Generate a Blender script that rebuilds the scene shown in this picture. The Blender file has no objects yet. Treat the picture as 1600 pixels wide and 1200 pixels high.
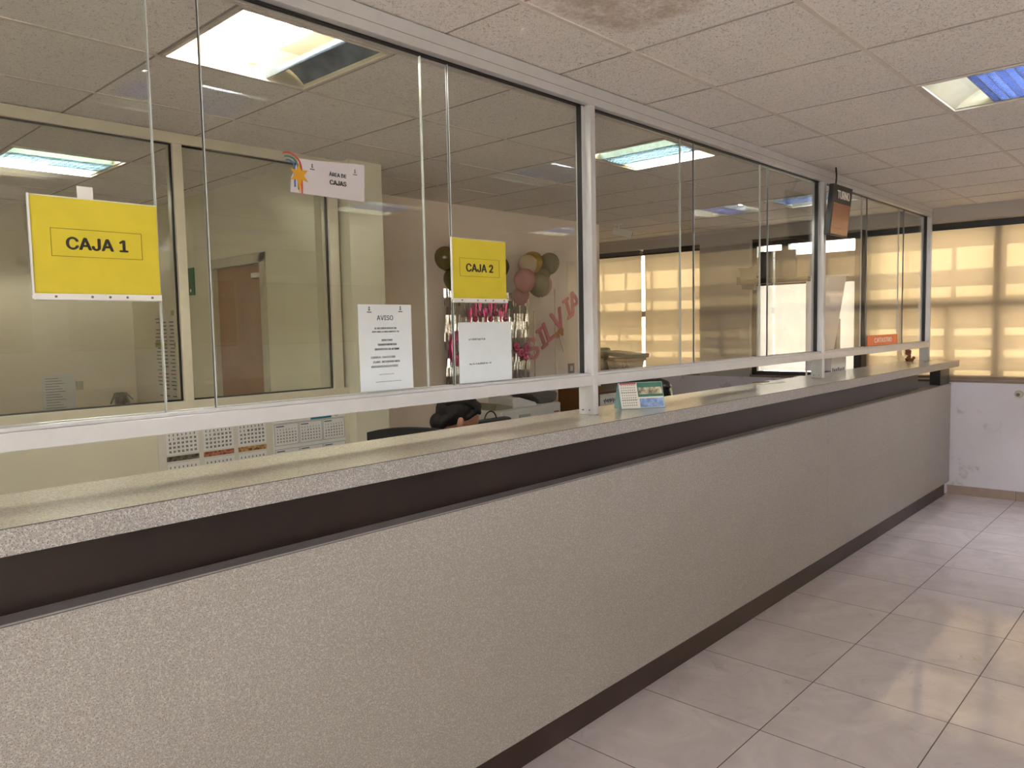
import bpy, bmesh, math, random
from mathutils import Vector, Matrix
random.seed(7)
PI = math.pi
SC = bpy.context.scene
COL = SC.collection

# ------------------------------------------------------------------ camera
F_PX, YAW, PITCH, ROLL = 1197.51, 0.749469, 0.0735568, 0.0202353
CAM = Vector((0, 0, 1.6))
fw = Vector((math.cos(YAW)*math.cos(PITCH), math.sin(YAW)*math.cos(PITCH), -math.sin(PITCH)))
rt = fw.cross(Vector((0, 0, 1))).normalized()
dn = fw.cross(rt)
c_, s_ = math.cos(ROLL), math.sin(ROLL)
r2 = c_*rt + s_*dn
d2 = -s_*rt + c_*dn
cam_data = bpy.data.cameras.new('camera')
cam = bpy.data.objects.new('camera', cam_data)
COL.objects.link(cam)
cam.matrix_world = Matrix(((r2.x, -d2.x, -fw.x, CAM.x), (r2.y, -d2.y, -fw.y, CAM.y), (r2.z, -d2.z, -fw.z, CAM.z), (0, 0, 0, 1)))
cam_data.sensor_fit = 'HORIZONTAL'
cam_data.sensor_width = 36
cam_data.lens = F_PX/1600*36
cam_data.clip_start = 0.02
SC.camera = cam

# ------------------------------------------------------------------ world, sun, exposure
SKY_STRENGTH = 3.6
SUN_STRENGTH = 6.0
SUN_ELEV = math.radians(20)
TUBE_STRENGTH = 150.0
HALL_TUBE_STRENGTH = 190.0
OPEN_TUBE_STRENGTH = 20.0
DIM_TUBE_STRENGTH = 14.0
world = bpy.data.worlds.new('world')
SC.world = world
world.use_nodes = True
bg = world.node_tree.nodes['Background']
bg.inputs[0].default_value = (1.0, 0.97, 0.93, 1)
bg.inputs[1].default_value = SKY_STRENGTH
sun_d = bpy.data.lights.new('sun', 'SUN')
sun_d.energy = SUN_STRENGTH
sun_d.angle = math.radians(0.8)
sun_d.color = (1.0, 0.88, 0.62)
sun = bpy.data.objects.new('sun', sun_d)
COL.objects.link(sun)
sun.location = (12, 2, 6)
sd = Vector((-math.cos(SUN_ELEV), -0.02, -math.sin(SUN_ELEV)))
sun.rotation_euler = sd.to_track_quat('-Z', 'Y').to_euler()

SC.view_settings.view_transform = 'Standard'
SC.view_settings.look = 'None'
SC.view_settings.gamma = 1
SC.view_settings.use_curve_mapping = False
SC.view_settings.exposure = 1.55
SC.cycles.max_bounces = 10
SC.cycles.transparent_max_bounces = 24
SC.cycles.diffuse_bounces = 5
SC.cycles.glossy_bounces = 5
SC.cycles.caustics_reflective = False
SC.cycles.caustics_refractive = False
SC.cycles.sample_clamp_indirect = 6

# ------------------------------------------------------------------ mesh helpers
class MB:
    def __init__(self):
        self.v = []; self.f = []; self.mi = []; self.m = 0
    def quad(self, a, b, c, d):
        n = len(self.v); self.v += [tuple(a), tuple(b), tuple(c), tuple(d)]; self.f.append((n, n+1, n+2, n+3)); self.mi.append(self.m)
        return self
    def poly(self, pts):
        n = len(self.v); self.v += [tuple(p) for p in pts]; self.f.append(tuple(range(n, n+len(pts)))); self.mi.append(self.m)
        return self
    def faces(self, vs, fs):
        n = len(self.v); self.v += [tuple(p) for p in vs]
        for f in fs:
            self.f.append(tuple(n+i for i in f)); self.mi.append(self.m)
        return self
    def hexa(self, b, t):      # 4 bottom points (ccw from above), 4 top points
        return self.faces(list(b)+list(t), [(3, 2, 1, 0), (4, 5, 6, 7), (0, 1, 5, 4), (1, 2, 6, 5), (2, 3, 7, 6), (3, 0, 4, 7)])
    def box(self, x0, x1, y0, y1, z0, z1):
        return self.hexa([(x0, y0, z0), (x1, y0, z0), (x1, y1, z0), (x0, y1, z0)], [(x0, y0, z1), (x1, y0, z1), (x1, y1, z1), (x0, y1, z1)])
    def prism(self, pts, axis, a, b):   # 2-D outline extruded along an axis
        def P(p, t):
            if axis == 'x': return (t, p[0], p[1])
            if axis == 'y': return (p[0], t, p[1])
            return (p[0], p[1], t)
        n = len(pts)
        vs = [P(p, a) for p in pts]+[P(p, b) for p in pts]
        fs = [tuple(range(n))[::-1], tuple(range(n, 2*n))]+[(i, (i+1) % n, n+(i+1) % n, n+i) for i in range(n)]
        return self.faces(vs, fs)
    def cone(self, p, q, r0, r1, n=12, caps=True):
        p, q = Vector(p), Vector(q); d = (q-p).normalized()
        a = d.orthogonal().normalized(); b = d.cross(a)
        vs = []
        for c, r in ((p, r0), (q, r1)):
            for i in range(n):
                t = 2*PI*i/n; vs.append(c+r*(math.cos(t)*a+math.sin(t)*b))
        fs = [(i, (i+1) % n, n+(i+1) % n, n+i) for i in range(n)]
        if caps: fs += [tuple(range(n))[::-1], tuple(range(n, 2*n))]
        return self.faces(vs, fs)
    def tube(self, pts, r, n=8):
        for i in range(len(pts)-1): self.cone(pts[i], pts[i+1], r, r, n)
        for p in pts[1:-1]: self.ball(p, (r, r, r), 6, n)
        return self
    def ball(self, c, r, nu=12, nv=16, fn=None):
        vs = [(0, 0, -1)]; fs = []
        for i in range(1, nu):
            t = -PI/2+PI*i/nu
            for j in range(nv):
                a = 2*PI*j/nv; vs.append((math.cos(t)*math.cos(a), math.cos(t)*math.sin(a), math.sin(t)))
        vs.append((0, 0, 1)); top = len(vs)-1
        for j in range(nv):
            k = (j+1) % nv
            fs.append((0, 1+k, 1+j)); fs.append((top, 1+(nu-2)*nv+j, 1+(nu-2)*nv+k))
            for i in range(nu-2):
                a = 1+i*nv; b = a+nv
                fs.append((a+j, a+k, b+k, b+j))
        if not hasattr(r, '__len__'): r = (r, r, r)
        out = []
        for v in vs:
            if fn: v = fn(v)
            out.append((c[0]+v[0]*r[0], c[1]+v[1]*r[1], c[2]+v[2]*r[2]))
        return self.faces(out, fs)
    def capsule(self, p, q, r0, r1):
        self.cone(p, q, r0, r1, 14); self.ball(p, r0, 8, 14); self.ball(q, r1, 8, 14)
        return self
    def torus(self, c, R, r, ax, n=24, m=8, squash=1.0, a0=0, a1=2*PI):
        u = {'x': (Vector((0, 1, 0)), Vector((0, 0, 1)), Vector((1, 0, 0))), 'y': (Vector((1, 0, 0)), Vector((0, 0, 1)), Vector((0, 1, 0))), 'z': (Vector((1, 0, 0)), Vector((0, 1, 0)), Vector((0, 0, 1)))}[ax]
        vs = []; fs = []; c = Vector(c); full = abs(a1-a0-2*PI) < 1e-6; k = n if full else n+1
        for i in range(k):
            t = a0+(a1-a0)*i/n; d = math.cos(t)*u[0]+squash*math.sin(t)*u[1]
            for j in range(m):
                s = 2*PI*j/m; vs.append(c+d*R+(math.cos(s)*d+math.sin(s)*u[2])*r)
        for i in range(n if full else n):
            i2 = (i+1) % k
            for j in range(m):
                j2 = (j+1) % m; fs.append((i*m+j, i2*m+j, i2*m+j2, i*m+j2))
        return self.faces(vs, fs)

def parts(name, boxes, mats, parent=None, **k):
    out = []
    for b in boxes: out.append(obj(name, MB().box(*b), mats, parent, **k))
    return out

def root_loc(p):
    v = Vector((0, 0, 0))
    while p is not None:
        v += Vector(p.location); p = p.parent
    return v

def obj(name, mb, mats, parent=None, local=False, smooth=False, bevel=0, label=None):
    if not isinstance(mats, (list, tuple)): mats = [mats]
    off = Vector((0, 0, 0)) if (local or parent is None) else root_loc(parent)
    me = bpy.data.meshes.new(name)
    me.from_pydata([(v[0]-off.x, v[1]-off.y, v[2]-off.z) for v in mb.v], [], mb.f)
    for m in mats: me.materials.append(m)
    me.polygons.foreach_set('material_index', mb.mi)
    bm = bmesh.new(); bm.from_mesh(me)
    bmesh.ops.recalc_face_normals(bm, faces=bm.faces)
    bm.to_mesh(me); bm.free()
    if smooth: me.polygons.foreach_set('use_smooth', [True]*len(me.polygons))
    me.update()
    o = bpy.data.objects.new(name, me); COL.objects.link(o)
    if parent is not None: o.parent = parent
    if bevel:
        b = o.modifiers.new('bevel', 'BEVEL'); b.width = bevel; b.segments = 2; b.limit_method = 'ANGLE'
    if label: o['label'] = label
    return o

def thing(name, label, cat, loc=(0, 0, 0), rotz=0, group=None):
    o = bpy.data.objects.new(name, None); COL.objects.link(o)
    o.location = loc; o.rotation_euler = (0, 0, rotz); o.empty_display_size = 0.1
    o['label'] = label; o['category'] = cat
    if group: o['group'] = group
    return o

def tag(o, label, cat, group=None, kind=None):
    o['label'] = label; o['category'] = cat
    if group: o['group'] = group
    if kind: o['kind'] = kind
    return o

def struct(name, mb, mats, parent=None, **k):
    o = obj(name, mb, mats, parent, **k)
    if parent is None: o['kind'] = 'structure'
    return o

def sempty(name):
    o = bpy.data.objects.new(name, None); COL.objects.link(o); o['kind'] = 'structure'; o.empty_display_size = 0.1
    return o

def dup(root, loc, label, group=None, rotz=None):
    r = root.copy(); COL.objects.link(r); r.location = loc; r['label'] = label
    if rotz is not None: r.rotation_euler = (0, 0, rotz)
    if group: r['group'] = group
    for ch in list(root.children):
        c = ch.copy(); COL.objects.link(c); c.parent = r
        for g in list(ch.children):
            d = g.copy(); COL.objects.link(d); d.parent = c
    return r

FONT = None
try:
    import os
    _p = bpy.utils.system_resource('DATAFILES', path='fonts')
    FONT = bpy.data.fonts.load(os.path.join(_p, 'Inter.woff2'))
except Exception:
    FONT = None
def lettering(name, lines, mat, parent, origin, facing='-y', align='CENTER', bold=0.0, extrude=0.0006, rot=0.0, local=False, sx=1.0):
    """lines: (text, size, dx, dz[, bold]) merged into ONE mesh standing upright on a wall."""
    V = []; Fc = []
    for ln in lines:
        t, size, dx, dz = ln[:4]; b = ln[4] if len(ln) > 4 else bold
        cu = bpy.data.curves.new('t', 'FONT'); cu.body = t; cu.size = size
        if FONT: cu.font = FONT
        cu.align_x = align; cu.align_y = 'CENTER'
        cu.extrude = extrude; cu.resolution_u = 3
        o = bpy.data.objects.new('t', cu); COL.objects.link(o)
        dg = bpy.context.evaluated_depsgraph_get()
        me = bpy.data.meshes.new_from_object(o.evaluated_get(dg))
        q = b*size
        for k, (ox, oz) in enumerate(((0, 0), (q, 0), (-q, 0), (0, q*.6), (0, -q*.6)) if b else ((0, 0),)):
            n = len(V)
            for v in me.vertices:
                x, z = (v.co.x+ox)*sx+dx, v.co.y+dz+oz
                x, z = x*math.cos(rot)-z*math.sin(rot), x*math.sin(rot)+z*math.cos(rot)
                V.append((x, v.co.z+k*.00002, z))
            for p in me.polygons: Fc.append(tuple(n+i for i in p.vertices))
        bpy.data.objects.remove(o); bpy.data.meshes.remove(me); bpy.data.curves.remove(cu)
    mb = MB()
    out = []
    for x, d, z in V:
        if facing == '-y': out.append((origin[0]+x, origin[1]-d, origin[2]+z))
        elif facing == '-x': out.append((origin[0]-d, origin[1]-x, origin[2]+z))
    mb.faces(out, Fc)
    return obj(name, mb, mat, parent, local=local)

# ------------------------------------------------------------------ materials
def nodemat(name):
    m = bpy.data.materials.new(name); m.use_nodes = True
    nt = m.node_tree; b = nt.nodes['Principled BSDF']
    return m, nt, b
def N(nt, t, **k):
    n = nt.nodes.new(t)
    for a, v in k.items(): setattr(n, a, v)
    return n
def L(nt, a, b): nt.links.new(a, b)
def mix_rgb(nt, fac, a, b, mode='MIX'):
    n = N(nt, 'ShaderNodeMix', data_type='RGBA', blend_type=mode)
    if hasattr(fac, 'links'): L(nt, fac, n.inputs[0])
    else: n.inputs[0].default_value = fac
    for s, v in ((n.inputs[6], a), (n.inputs[7], b)):
        if hasattr(v, 'links'): L(nt, v, s)
        else: s.default_value = (*v, 1)
    return n.outputs[2]
def ramp(nt, src, p0, p1, c0=(0, 0, 0), c1=(1, 1, 1)):
    r = N(nt, 'ShaderNodeValToRGB'); L(nt, src, r.inputs[0])
    r.color_ramp.elements[0].position = p0; r.color_ramp.elements[0].color = (*c0, 1)
    r.color_ramp.elements[1].position = p1; r.color_ramp.elements[1].color = (*c1, 1)
    return r.outputs[0]
def noise(nt, scale, detail=4, rough=.55, vec=None, dist=0):
    n = N(nt, 'ShaderNodeTexNoise'); n.inputs['Scale'].default_value = scale; n.inputs['Detail'].default_value = detail
    n.inputs['Roughness'].default_value = rough; n.inputs['Distortion'].default_value = dist
    if vec is None:
        g = N(nt, 'ShaderNodeNewGeometry'); vec = g.outputs['Position']
    L(nt, vec, n.inputs['Vector'])
    return n.outputs['Fac']
def bump(nt, src, b, s=.3, d=.002):
    n = N(nt, 'ShaderNodeBump'); n.inputs['Strength'].default_value = s; n.inputs['Distance'].default_value = d
    L(nt, src, n.inputs['Height']); L(nt, n.outputs[0], b.inputs['Normal'])
def srgb(r, g, b):
    f = lambda c: (c/255/12.92) if c/255 <= .04045 else ((c/255+.055)/1.055)**2.4
    return (f(r), f(g), f(b))
def simple(name, col, rough=.5, metal=0, var=.06, scale=14, spec=.5, **k):
    m, nt, b = nodemat(name)
    f = noise(nt, scale, 3)
    c = mix_rgb(nt, ramp(nt, f, .35, .65), tuple(x*(1-var) for x in col), tuple(min(1, x*(1+var)) for x in col))
    L(nt, c, b.inputs['Base Color'])
    b.inputs['Roughness'].default_value = rough; b.inputs['Metallic'].default_value = metal
    b.inputs['Specular IOR Level'].default_value = spec
    for kk, v in k.items(): b.inputs[kk].default_value = v
    return m

def wall_mat(name, col, stain=None, st_scale=3, grime=.05):
    m, nt, b = nodemat(name)
    f = noise(nt, 1.3, 4); f2 = noise(nt, 60, 3)
    c = mix_rgb(nt, ramp(nt, f, .3, .7), tuple(x*(1-grime) for x in col), tuple(x*(1+grime*.4) for x in col))
    if stain:
        s1 = noise(nt, st_scale, 6, .7)
        c = mix_rgb(nt, ramp(nt, s1, .56, .74), c, stain)
    L(nt, c, b.inputs['Base Color']); b.inputs['Roughness'].default_value = .75
    b.inputs['Specular IOR Level'].default_value = .3
    bump(nt, f2, b, .15, .002)
    return m

def ceiling_tile_mat():
    m, nt, b = nodemat('ceiling_tile')
    g = N(nt, 'ShaderNodeNewGeometry'); pos = g.outputs['Position']
    col = (.82, .765, .71)
    worm = noise(nt, 75, 5, .7, dist=2.2)
    c = mix_rgb(nt, ramp(nt, worm, .38, .46), (.40, .36, .33), col)
    big = noise(nt, .9, 3)
    c = mix_rgb(nt, ramp(nt, big, .3, .7), c, mix_rgb(nt, .9, c, (.93, .94, .95), 'MULTIPLY'))
    # water stain on one tile near (2.1, 1.3)
    d = N(nt, 'ShaderNodeVectorMath', operation='DISTANCE'); L(nt, pos, d.inputs[0]); d.inputs[1].default_value = (2.02, 1.36, 2.6)
    wob = noise(nt, 5, 5, .65)
    ad = N(nt, 'ShaderNodeMath', operation='MULTIPLY_ADD'); L(nt, wob, ad.inputs[0]); ad.inputs[1].default_value = .34; L(nt, d.outputs['Value'], ad.inputs[2])
    st = ramp(nt, ad.outputs[0], .40, .46, (1, 1, 1), (0, 0, 0))
    patch = ramp(nt, noise(nt, 14, 6, .75), .35, .62)
    mm = N(nt, 'ShaderNodeMath', operation='MULTIPLY'); L(nt, st, mm.inputs[0]); L(nt, patch, mm.inputs[1])
    c = mix_rgb(nt, mm.outputs[0], c, (.50, .41, .34))
    L(nt, c, b.inputs['Base Color']); b.inputs['Roughness'].default_value = .9; b.inputs['Specular IOR Level'].default_value = .1
    bump(nt, ramp(nt, worm, .36, .46), b, .5, .003)
    return m

def laminate_mat(name, light, mid, dark, rough=.35, sc=260, mixf=1.0):
    m, nt, b = nodemat(name)
    f = noise(nt, sc, 2, .6); f2 = noise(nt, sc*.55, 3, .7); f3 = noise(nt, 2.2, 2)
    c = mix_rgb(nt, ramp(nt, f2, .50, .60), mid, light)
    c = mix_rgb(nt, ramp(nt, f, .40, .45, (1, 1, 1), (0, 0, 0)), c, dark)
    c = mix_rgb(nt, ramp(nt, f3, .35, .65), c, mix_rgb(nt, .9, c, (.95, .94, .93), 'MULTIPLY'))
    L(nt, c, b.inputs['Base Color']); b.inputs['Roughness'].default_value = rough
    b.inputs['Specular IOR Level'].default_value = .4
    return m

def floor_mat():
    m, nt, b = nodemat('floor_tile')
    g = N(nt, 'ShaderNodeNewGeometry'); sp = N(nt, 'ShaderNodeSeparateXYZ'); L(nt, g.outputs['Position'], sp.inputs[0])
    T = .5368
    edges = []; cells = []
    for ax, off in ((0, 2.2365), (1, 1.288)):
        a = N(nt, 'ShaderNodeMath', operation='SUBTRACT'); L(nt, sp.outputs[ax], a.inputs[0]); a.inputs[1].default_value = off-T*40
        d = N(nt, 'ShaderNodeMath', operation='DIVIDE'); L(nt, a.outputs[0], d.inputs[0]); d.inputs[1].default_value = T
        fl = N(nt, 'ShaderNodeMath', operation='FLOOR'); L(nt, d.outputs[0], fl.inputs[0]); cells.append(fl.outputs[0])
        fr = N(nt, 'ShaderNodeMath', operation='FRACT'); L(nt, d.outputs[0], fr.inputs[0])
        s = N(nt, 'ShaderNodeMath', operation='SUBTRACT'); L(nt, fr.outputs[0], s.inputs[0]); s.inputs[1].default_value = .5
        ab = N(nt, 'ShaderNodeMath', operation='ABSOLUTE'); L(nt, s.outputs[0], ab.inputs[0]); edges.append(ab.outputs[0])
    mx = N(nt, 'ShaderNodeMath', operation='MAXIMUM'); L(nt, edges[0], mx.inputs[0]); L(nt, edges[1], mx.inputs[1])
    gt = N(nt, 'ShaderNodeMath', operation='GREATER_THAN'); L(nt, mx.outputs[0], gt.inputs[0]); gt.inputs[1].default_value = .5-.0021/T
    cb = N(nt, 'ShaderNodeCombineXYZ'); L(nt, cells[0], cb.inputs[0]); L(nt, cells[1], cb.inputs[1])
    wn = N(nt, 'ShaderNodeTexWhiteNoise'); L(nt, cb.outputs[0], wn.inputs['Vector'])
    # per-tile offset marble clouds
    vm = N(nt, 'ShaderNodeVectorMath', operation='MULTIPLY_ADD'); L(nt, wn.outputs['Color'], vm.inputs[0]); vm.inputs[1].default_value = (9, 9, 9); L(nt, g.outputs['Position'], vm.inputs[2])
    cl = noise(nt, 3.2, 7, .62, vec=vm.outputs[0], dist=1.4)
    c = mix_rgb(nt, ramp(nt, cl, .35, .68), (.62, .56, .59), (.74, .675, .705))
    vein = noise(nt, 7, 8, .7, vec=vm.outputs[0], dist=2.5)
    c = mix_rgb(nt, ramp(nt, vein, .60, .74), c, (.52, .455, .45))
    v = mix_rgb(nt, wn.outputs['Value'], (.94, .94, .94), (1, 1, 1))
    c = mix_rgb(nt, 1.0, c, v, 'MULTIPLY')
    c = mix_rgb(nt, gt.outputs[0], c, (.11, .085, .08))
    L(nt, c, b.inputs['Base Color'])
    r = N(nt, 'ShaderNodeMapRange'); L(nt, gt.outputs[0], r.inputs[0]); r.inputs[3].default_value = .055; r.inputs[4].default_value = .8
    L(nt, r.outputs[0], b.inputs['Roughness'])
    b.inputs['Specular IOR Level'].default_value = .55
    inv = N(nt, 'ShaderNodeMath', operation='SUBTRACT'); inv.inputs[0].default_value = 1; L(nt, gt.outputs[0], inv.inputs[1])
    wavy = noise(nt, 2.5, 2)
    ad = N(nt, 'ShaderNodeMath', operation='MULTIPLY_ADD'); L(nt, wavy, ad.inputs[0]); ad.inputs[1].default_value = 1.2; L(nt, inv.outputs[0], ad.inputs[2])
    bump(nt, ad.outputs[0], b, .25, .0015)
    return m

def glass_mat(name='clear_glass', tint=(.965, .975, .96), scale=1.0):
    m, nt, b = nodemat(name); nt.nodes.remove(b)
    out = nt.nodes['Material Output']
    g = N(nt, 'ShaderNodeNewGeometry')
    dp = N(nt, 'ShaderNodeVectorMath', operation='DOT_PRODUCT'); L(nt, g.outputs['Normal'], dp.inputs[0]); L(nt, g.outputs['Incoming'], dp.inputs[1])
    ab = N(nt, 'ShaderNodeMath', operation='ABSOLUTE'); L(nt, dp.outputs['Value'], ab.inputs[0])
    om = N(nt, 'ShaderNodeMath', operation='SUBTRACT'); om.inputs[0].default_value = 1; L(nt, ab.outputs[0], om.inputs[1])
    pw = N(nt, 'ShaderNodeMath', operation='POWER'); L(nt, om.outputs[0], pw.inputs[0]); pw.inputs[1].default_value = 5
    ma = N(nt, 'ShaderNodeMath', operation='MULTIPLY_ADD'); L(nt, pw.outputs[0], ma.inputs[0]); ma.inputs[1].default_value = .955*scale; ma.inputs[2].default_value = .045*scale
    tr = N(nt, 'ShaderNodeBsdfTransparent'); tr.inputs[0].default_value = (*tint, 1)
    gl = N(nt, 'ShaderNodeBsdfGlossy'); gl.inputs['Roughness'].default_value = 0.0; gl.inputs[0].default_value = (1, 1, 1, 1)
    mx = N(nt, 'ShaderNodeMixShader'); L(nt, ma.outputs[0], mx.inputs[0]); L(nt, tr.outputs[0], mx.inputs[1]); L(nt, gl.outputs[0], mx.inputs[2])
    L(nt, mx.outputs[0], out.inputs[0])
    return m

def blind_mat(name, dif, tra, weave=260):
    m, nt, b = nodemat(name); nt.nodes.remove(b)
    out = nt.nodes['Material Output']
    f = noise(nt, 3.0, 4, .6); v = ramp(nt, f, .3, .7, (.93, .93, .93), (1, 1, 1))
    d = N(nt, 'ShaderNodeBsdfDiffuse'); L(nt, mix_rgb(nt, 1.0, dif, v, 'MULTIPLY'), d.inputs[0])
    t = N(nt, 'ShaderNodeBsdfTranslucent'); L(nt, mix_rgb(nt, 1.0, tra, v, 'MULTIPLY'), t.inputs[0])
    ad = N(nt, 'ShaderNodeAddShader'); L(nt, d.outputs[0], ad.inputs[0]); L(nt, t.outputs[0], ad.inputs[1])
    L(nt, ad.outputs[0], out.inputs[0])
    return m

def emit_mat(name, col, s):
    m, nt, b = nodemat(name)
    b.inputs['Base Color'].default_value = (.8, .8, .8, 1)
    b.inputs['Emission Color'].default_value = (*col, 1); b.inputs['Emission Strength'].default_value = s
    return m

def wood_mat(name, c0, c1, rough=.35, sc=3, axis=(1, 1, 8)):
    m, nt, b = nodemat(name)
    g = N(nt, 'ShaderNodeNewGeometry'); mp = N(nt, 'ShaderNodeMapping'); L(nt, g.outputs['Position'], mp.inputs[0]); mp.inputs['Scale'].default_value = axis
    f = noise(nt, sc, 6, .6, vec=mp.outputs[0], dist=.6)
    L(nt, mix_rgb(nt, ramp(nt, f, .3, .7), c0, c1), b.inputs['Base Color'])
    b.inputs['Roughness'].default_value = rough
    return m

M = {}
M['ceil'] = ceiling_tile_mat()
M['grid'] = simple('grid_paint', (.62, .555, .49), .6)
M['floor'] = floor_mat()
M['wall'] = wall_mat('wall_paint_beige', (.78, .71, .58))
M['wall_pink'] = wall_mat('wall_paint_rose_beige', (.88, .76, .64))
M['wall_cream'] = wall_mat('wall_paint_cream', (.68, .64, .50))
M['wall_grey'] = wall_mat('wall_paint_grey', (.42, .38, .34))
M['wall_low'] = wall_mat('wall_paint_mildewed', (.66, .63, .70), stain=(.27, .25, .23), st_scale=3.4, grime=.15)
M['base'] = simple('skirting_tile', (.30, .22, .185), .35)
M['alu'] = simple('white_aluminium', (.57, .56, .565), .32, 0.25, .03)
M['alu_dark'] = simple('black_gasket', (.012, .01, .01), .5)
M['alu_cream'] = simple('cream_aluminium', (.64, .59, .46), .4, 0.1, .03)
M['glass'] = glass_mat()
M['glass2'] = glass_mat('clear_glass_inner', (.97, .975, .95), .8)
M['edge'] = simple('polished_glass_edge', (.46, .48, .46), .15, 0, .05)
M['top'] = laminate_mat('worktop_laminate', (.66, .62, .53), (.57, .53, .45), (.42, .39, .33), .2, 210)
M['fascia'] = laminate_mat('speckled_laminate_edge', (.45, .42, .40), (.30, .28, .265), (.14, .125, .12), .35, 300)
M['panel'] = laminate_mat('speckled_laminate_panel', (.43, .40, .375), (.315, .29, .27), (.165, .15, .135), .42, 330)
M['ledge'] = simple('grey_ledge', (.22, .20, .20), .35)
M['seam'] = simple('dark_seam', (.05, .04, .035), .5)
M['dark'] = wood_mat('dark_wood_laminate', (.007, .0035, .003), (.018, .009, .006), .30, 2, (1.2, 1, 1))
M['kick'] = wood_mat('dark_kickboard', (.020, .009, .007), (.042, .021, .016), .4, 3, (1.2, 1, 1))
M['scuff'] = simple('scuff_mark', (.12, .095, .095), .6)
M['black'] = simple('black_plastic', (.012, .012, .012), .4)
M['blackfab'] = simple('black_fabric', (.014, .013, .013), .8)
M['darkframe'] = simple('dark_window_frame', (.035, .026, .022), .4)
M['blind'] = blind_mat('orange_roller_fabric', (.42, .33, .22), (.100, .079, .055))
M['white'] = simple('white_plastic', (.74, .73, .70), .4, 0, .02)
M['paper'] = simple('white_paper', (.62, .66, .68), .6, 0, .02)
M['paper_lilac'] = simple('lilac_white_card', (.50, .46, .475), .5, 0, .02)
M['paper_warm'] = simple('calendar_paper', (.66, .62, .55), .6, 0, .02)
M['yellow'] = simple('yellow_card', (.63, .52, .035), .4, 0, .03)
M['ink'] = simple('black_ink', (.02, .018, .018), .6)
M['ink_soft'] = simple('grey_ink', (.13, .13, .14), .6)
M['ink_line'] = simple('olive_line_ink', (.16, .13, .02), .6)
M['teal'] = simple('teal_ink', (.02, .20, .26), .5)
M['green_ink'] = simple('dark_green_ink', (.03, .13, .08), .5)
M['lime'] = simple('lime_ink', (.32, .36, .07), .5)
M['red_ink'] = simple('red_ink', (.45, .06, .05), .5)
M['blue_ink'] = simple('blue_ink', (.06, .13, .30), .5)
M['sky_ink'] = simple('pale_blue_print', (.22, .32, .55), .5, 0, .3, 60)
M['star'] = simple('orange_star', (.56, .27, .01), .5)
M['orange'] = simple('orange_card', (.80, .17, .05), .45)
M['white_ink'] = simple('white_ink', (.85, .80, .74), .5)
M['door'] = wood_mat('brown_door_veneer', (.21, .10, .048), (.27, .14, .07), .4, 1.5, (2, 2, .5))
M['door_frame'] = simple('pale_door_frame', (.50, .46, .36), .5)
M['green'] = simple('green_sign', (.02, .13, .04), .5)
M['cream_metal'] = simple('cream_reflector', (.50, .46, .34), .42, 0, .03)
M['blue_metal'] = simple('blue_grey_reflector', (.17, .22, .30), .28, .75, .35, 7)
M['louver'] = simple('blue_aluminium_louver', (.34, .43, .66), .22, .75, .15, 40)
M['louver_pale'] = simple('pale_aluminium_louver', (.22, .32, .38), .3, .6, .15, 40)
M['tube'] = emit_mat('fluorescent_tube', (1.0, .97, .88), TUBE_STRENGTH)
M['tube_hall'] = emit_mat('fluorescent_tube_cool', (.86, .93, 1.0), HALL_TUBE_STRENGTH)
M['tube_dim'] = emit_mat('fluorescent_tube_dim', (.80, .90, 1.0), DIM_TUBE_STRENGTH)
M['tube_open'] = emit_mat('fluorescent_tube_bare', (1.0, .97, .88), OPEN_TUBE_STRENGTH)
M['balloon_olive'] = simple('olive_balloon', (.12, .095, .028), .22)
M['balloon_moss'] = simple('moss_balloon', (.26, .22, .11), .25)
M['balloon_pink'] = simple('pink_balloon', (.62, .30, .26), .25)
M['balloon_gold'] = simple('gold_balloon', (.50, .30, .03), .22, .3)
M['balloon_cream'] = simple('cream_balloon', (.62, .46, .30), .25)
M['tinsel'] = simple('silver_foil', (.70, .64, .58), .22, 1.0, .4, 90)
M['pink_foil'] = simple('pink_foil', (.62, .07, .20), .25, .6, .3, 60)
M['pink_card'] = simple('pink_glitter_card', (.68, .20, .24), .55)
M['hair'] = simple('black_hair', (.009, .007, .007), .62, 0, .5, 120, .25)
M['skin'] = simple('skin', (.36, .17, .105), .5, 0, .04, **{'Subsurface Weight': .08})
M['shirt'] = simple('dark_blouse', (.05, .05, .07), .8)
M['shirt2'] = simple('grey_blouse', (.16, .15, .15), .8)
M['brown'] = simple('brown_board', (.17, .075, .018), .5)
M['greycloth'] = simple('grey_lid', (.13, .125, .11), .45)
M['cardboard'] = simple('cardboard_box', (.42, .32, .22), .7)
M['tub'] = simple('beige_tub', (.44, .38, .28), .4)
M['tublid'] = simple('grey_green_lid', (.15, .15, .11), .45)
M['moss'] = simple('olive_green_cloth', (.20, .24, .12), .8)
M['desk'] = wood_mat('pale_desk_laminate', (.38, .29, .20), (.46, .36, .25), .4)
M['screen'] = simple('grey_screen', (.10, .095, .095), .18, 0, .03)
M['turno'] = simple('amber_screen', (.36, .16, .085), .16, 0, .05)
M['concrete'] = simple('outside_concrete', (.78, .74, .68), .9)
M['slab'] = simple('roof_slab', (.3, .3, .3), .9)
M['plant'] = simple('dry_plant', (.10, .095, .05), .8)

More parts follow.
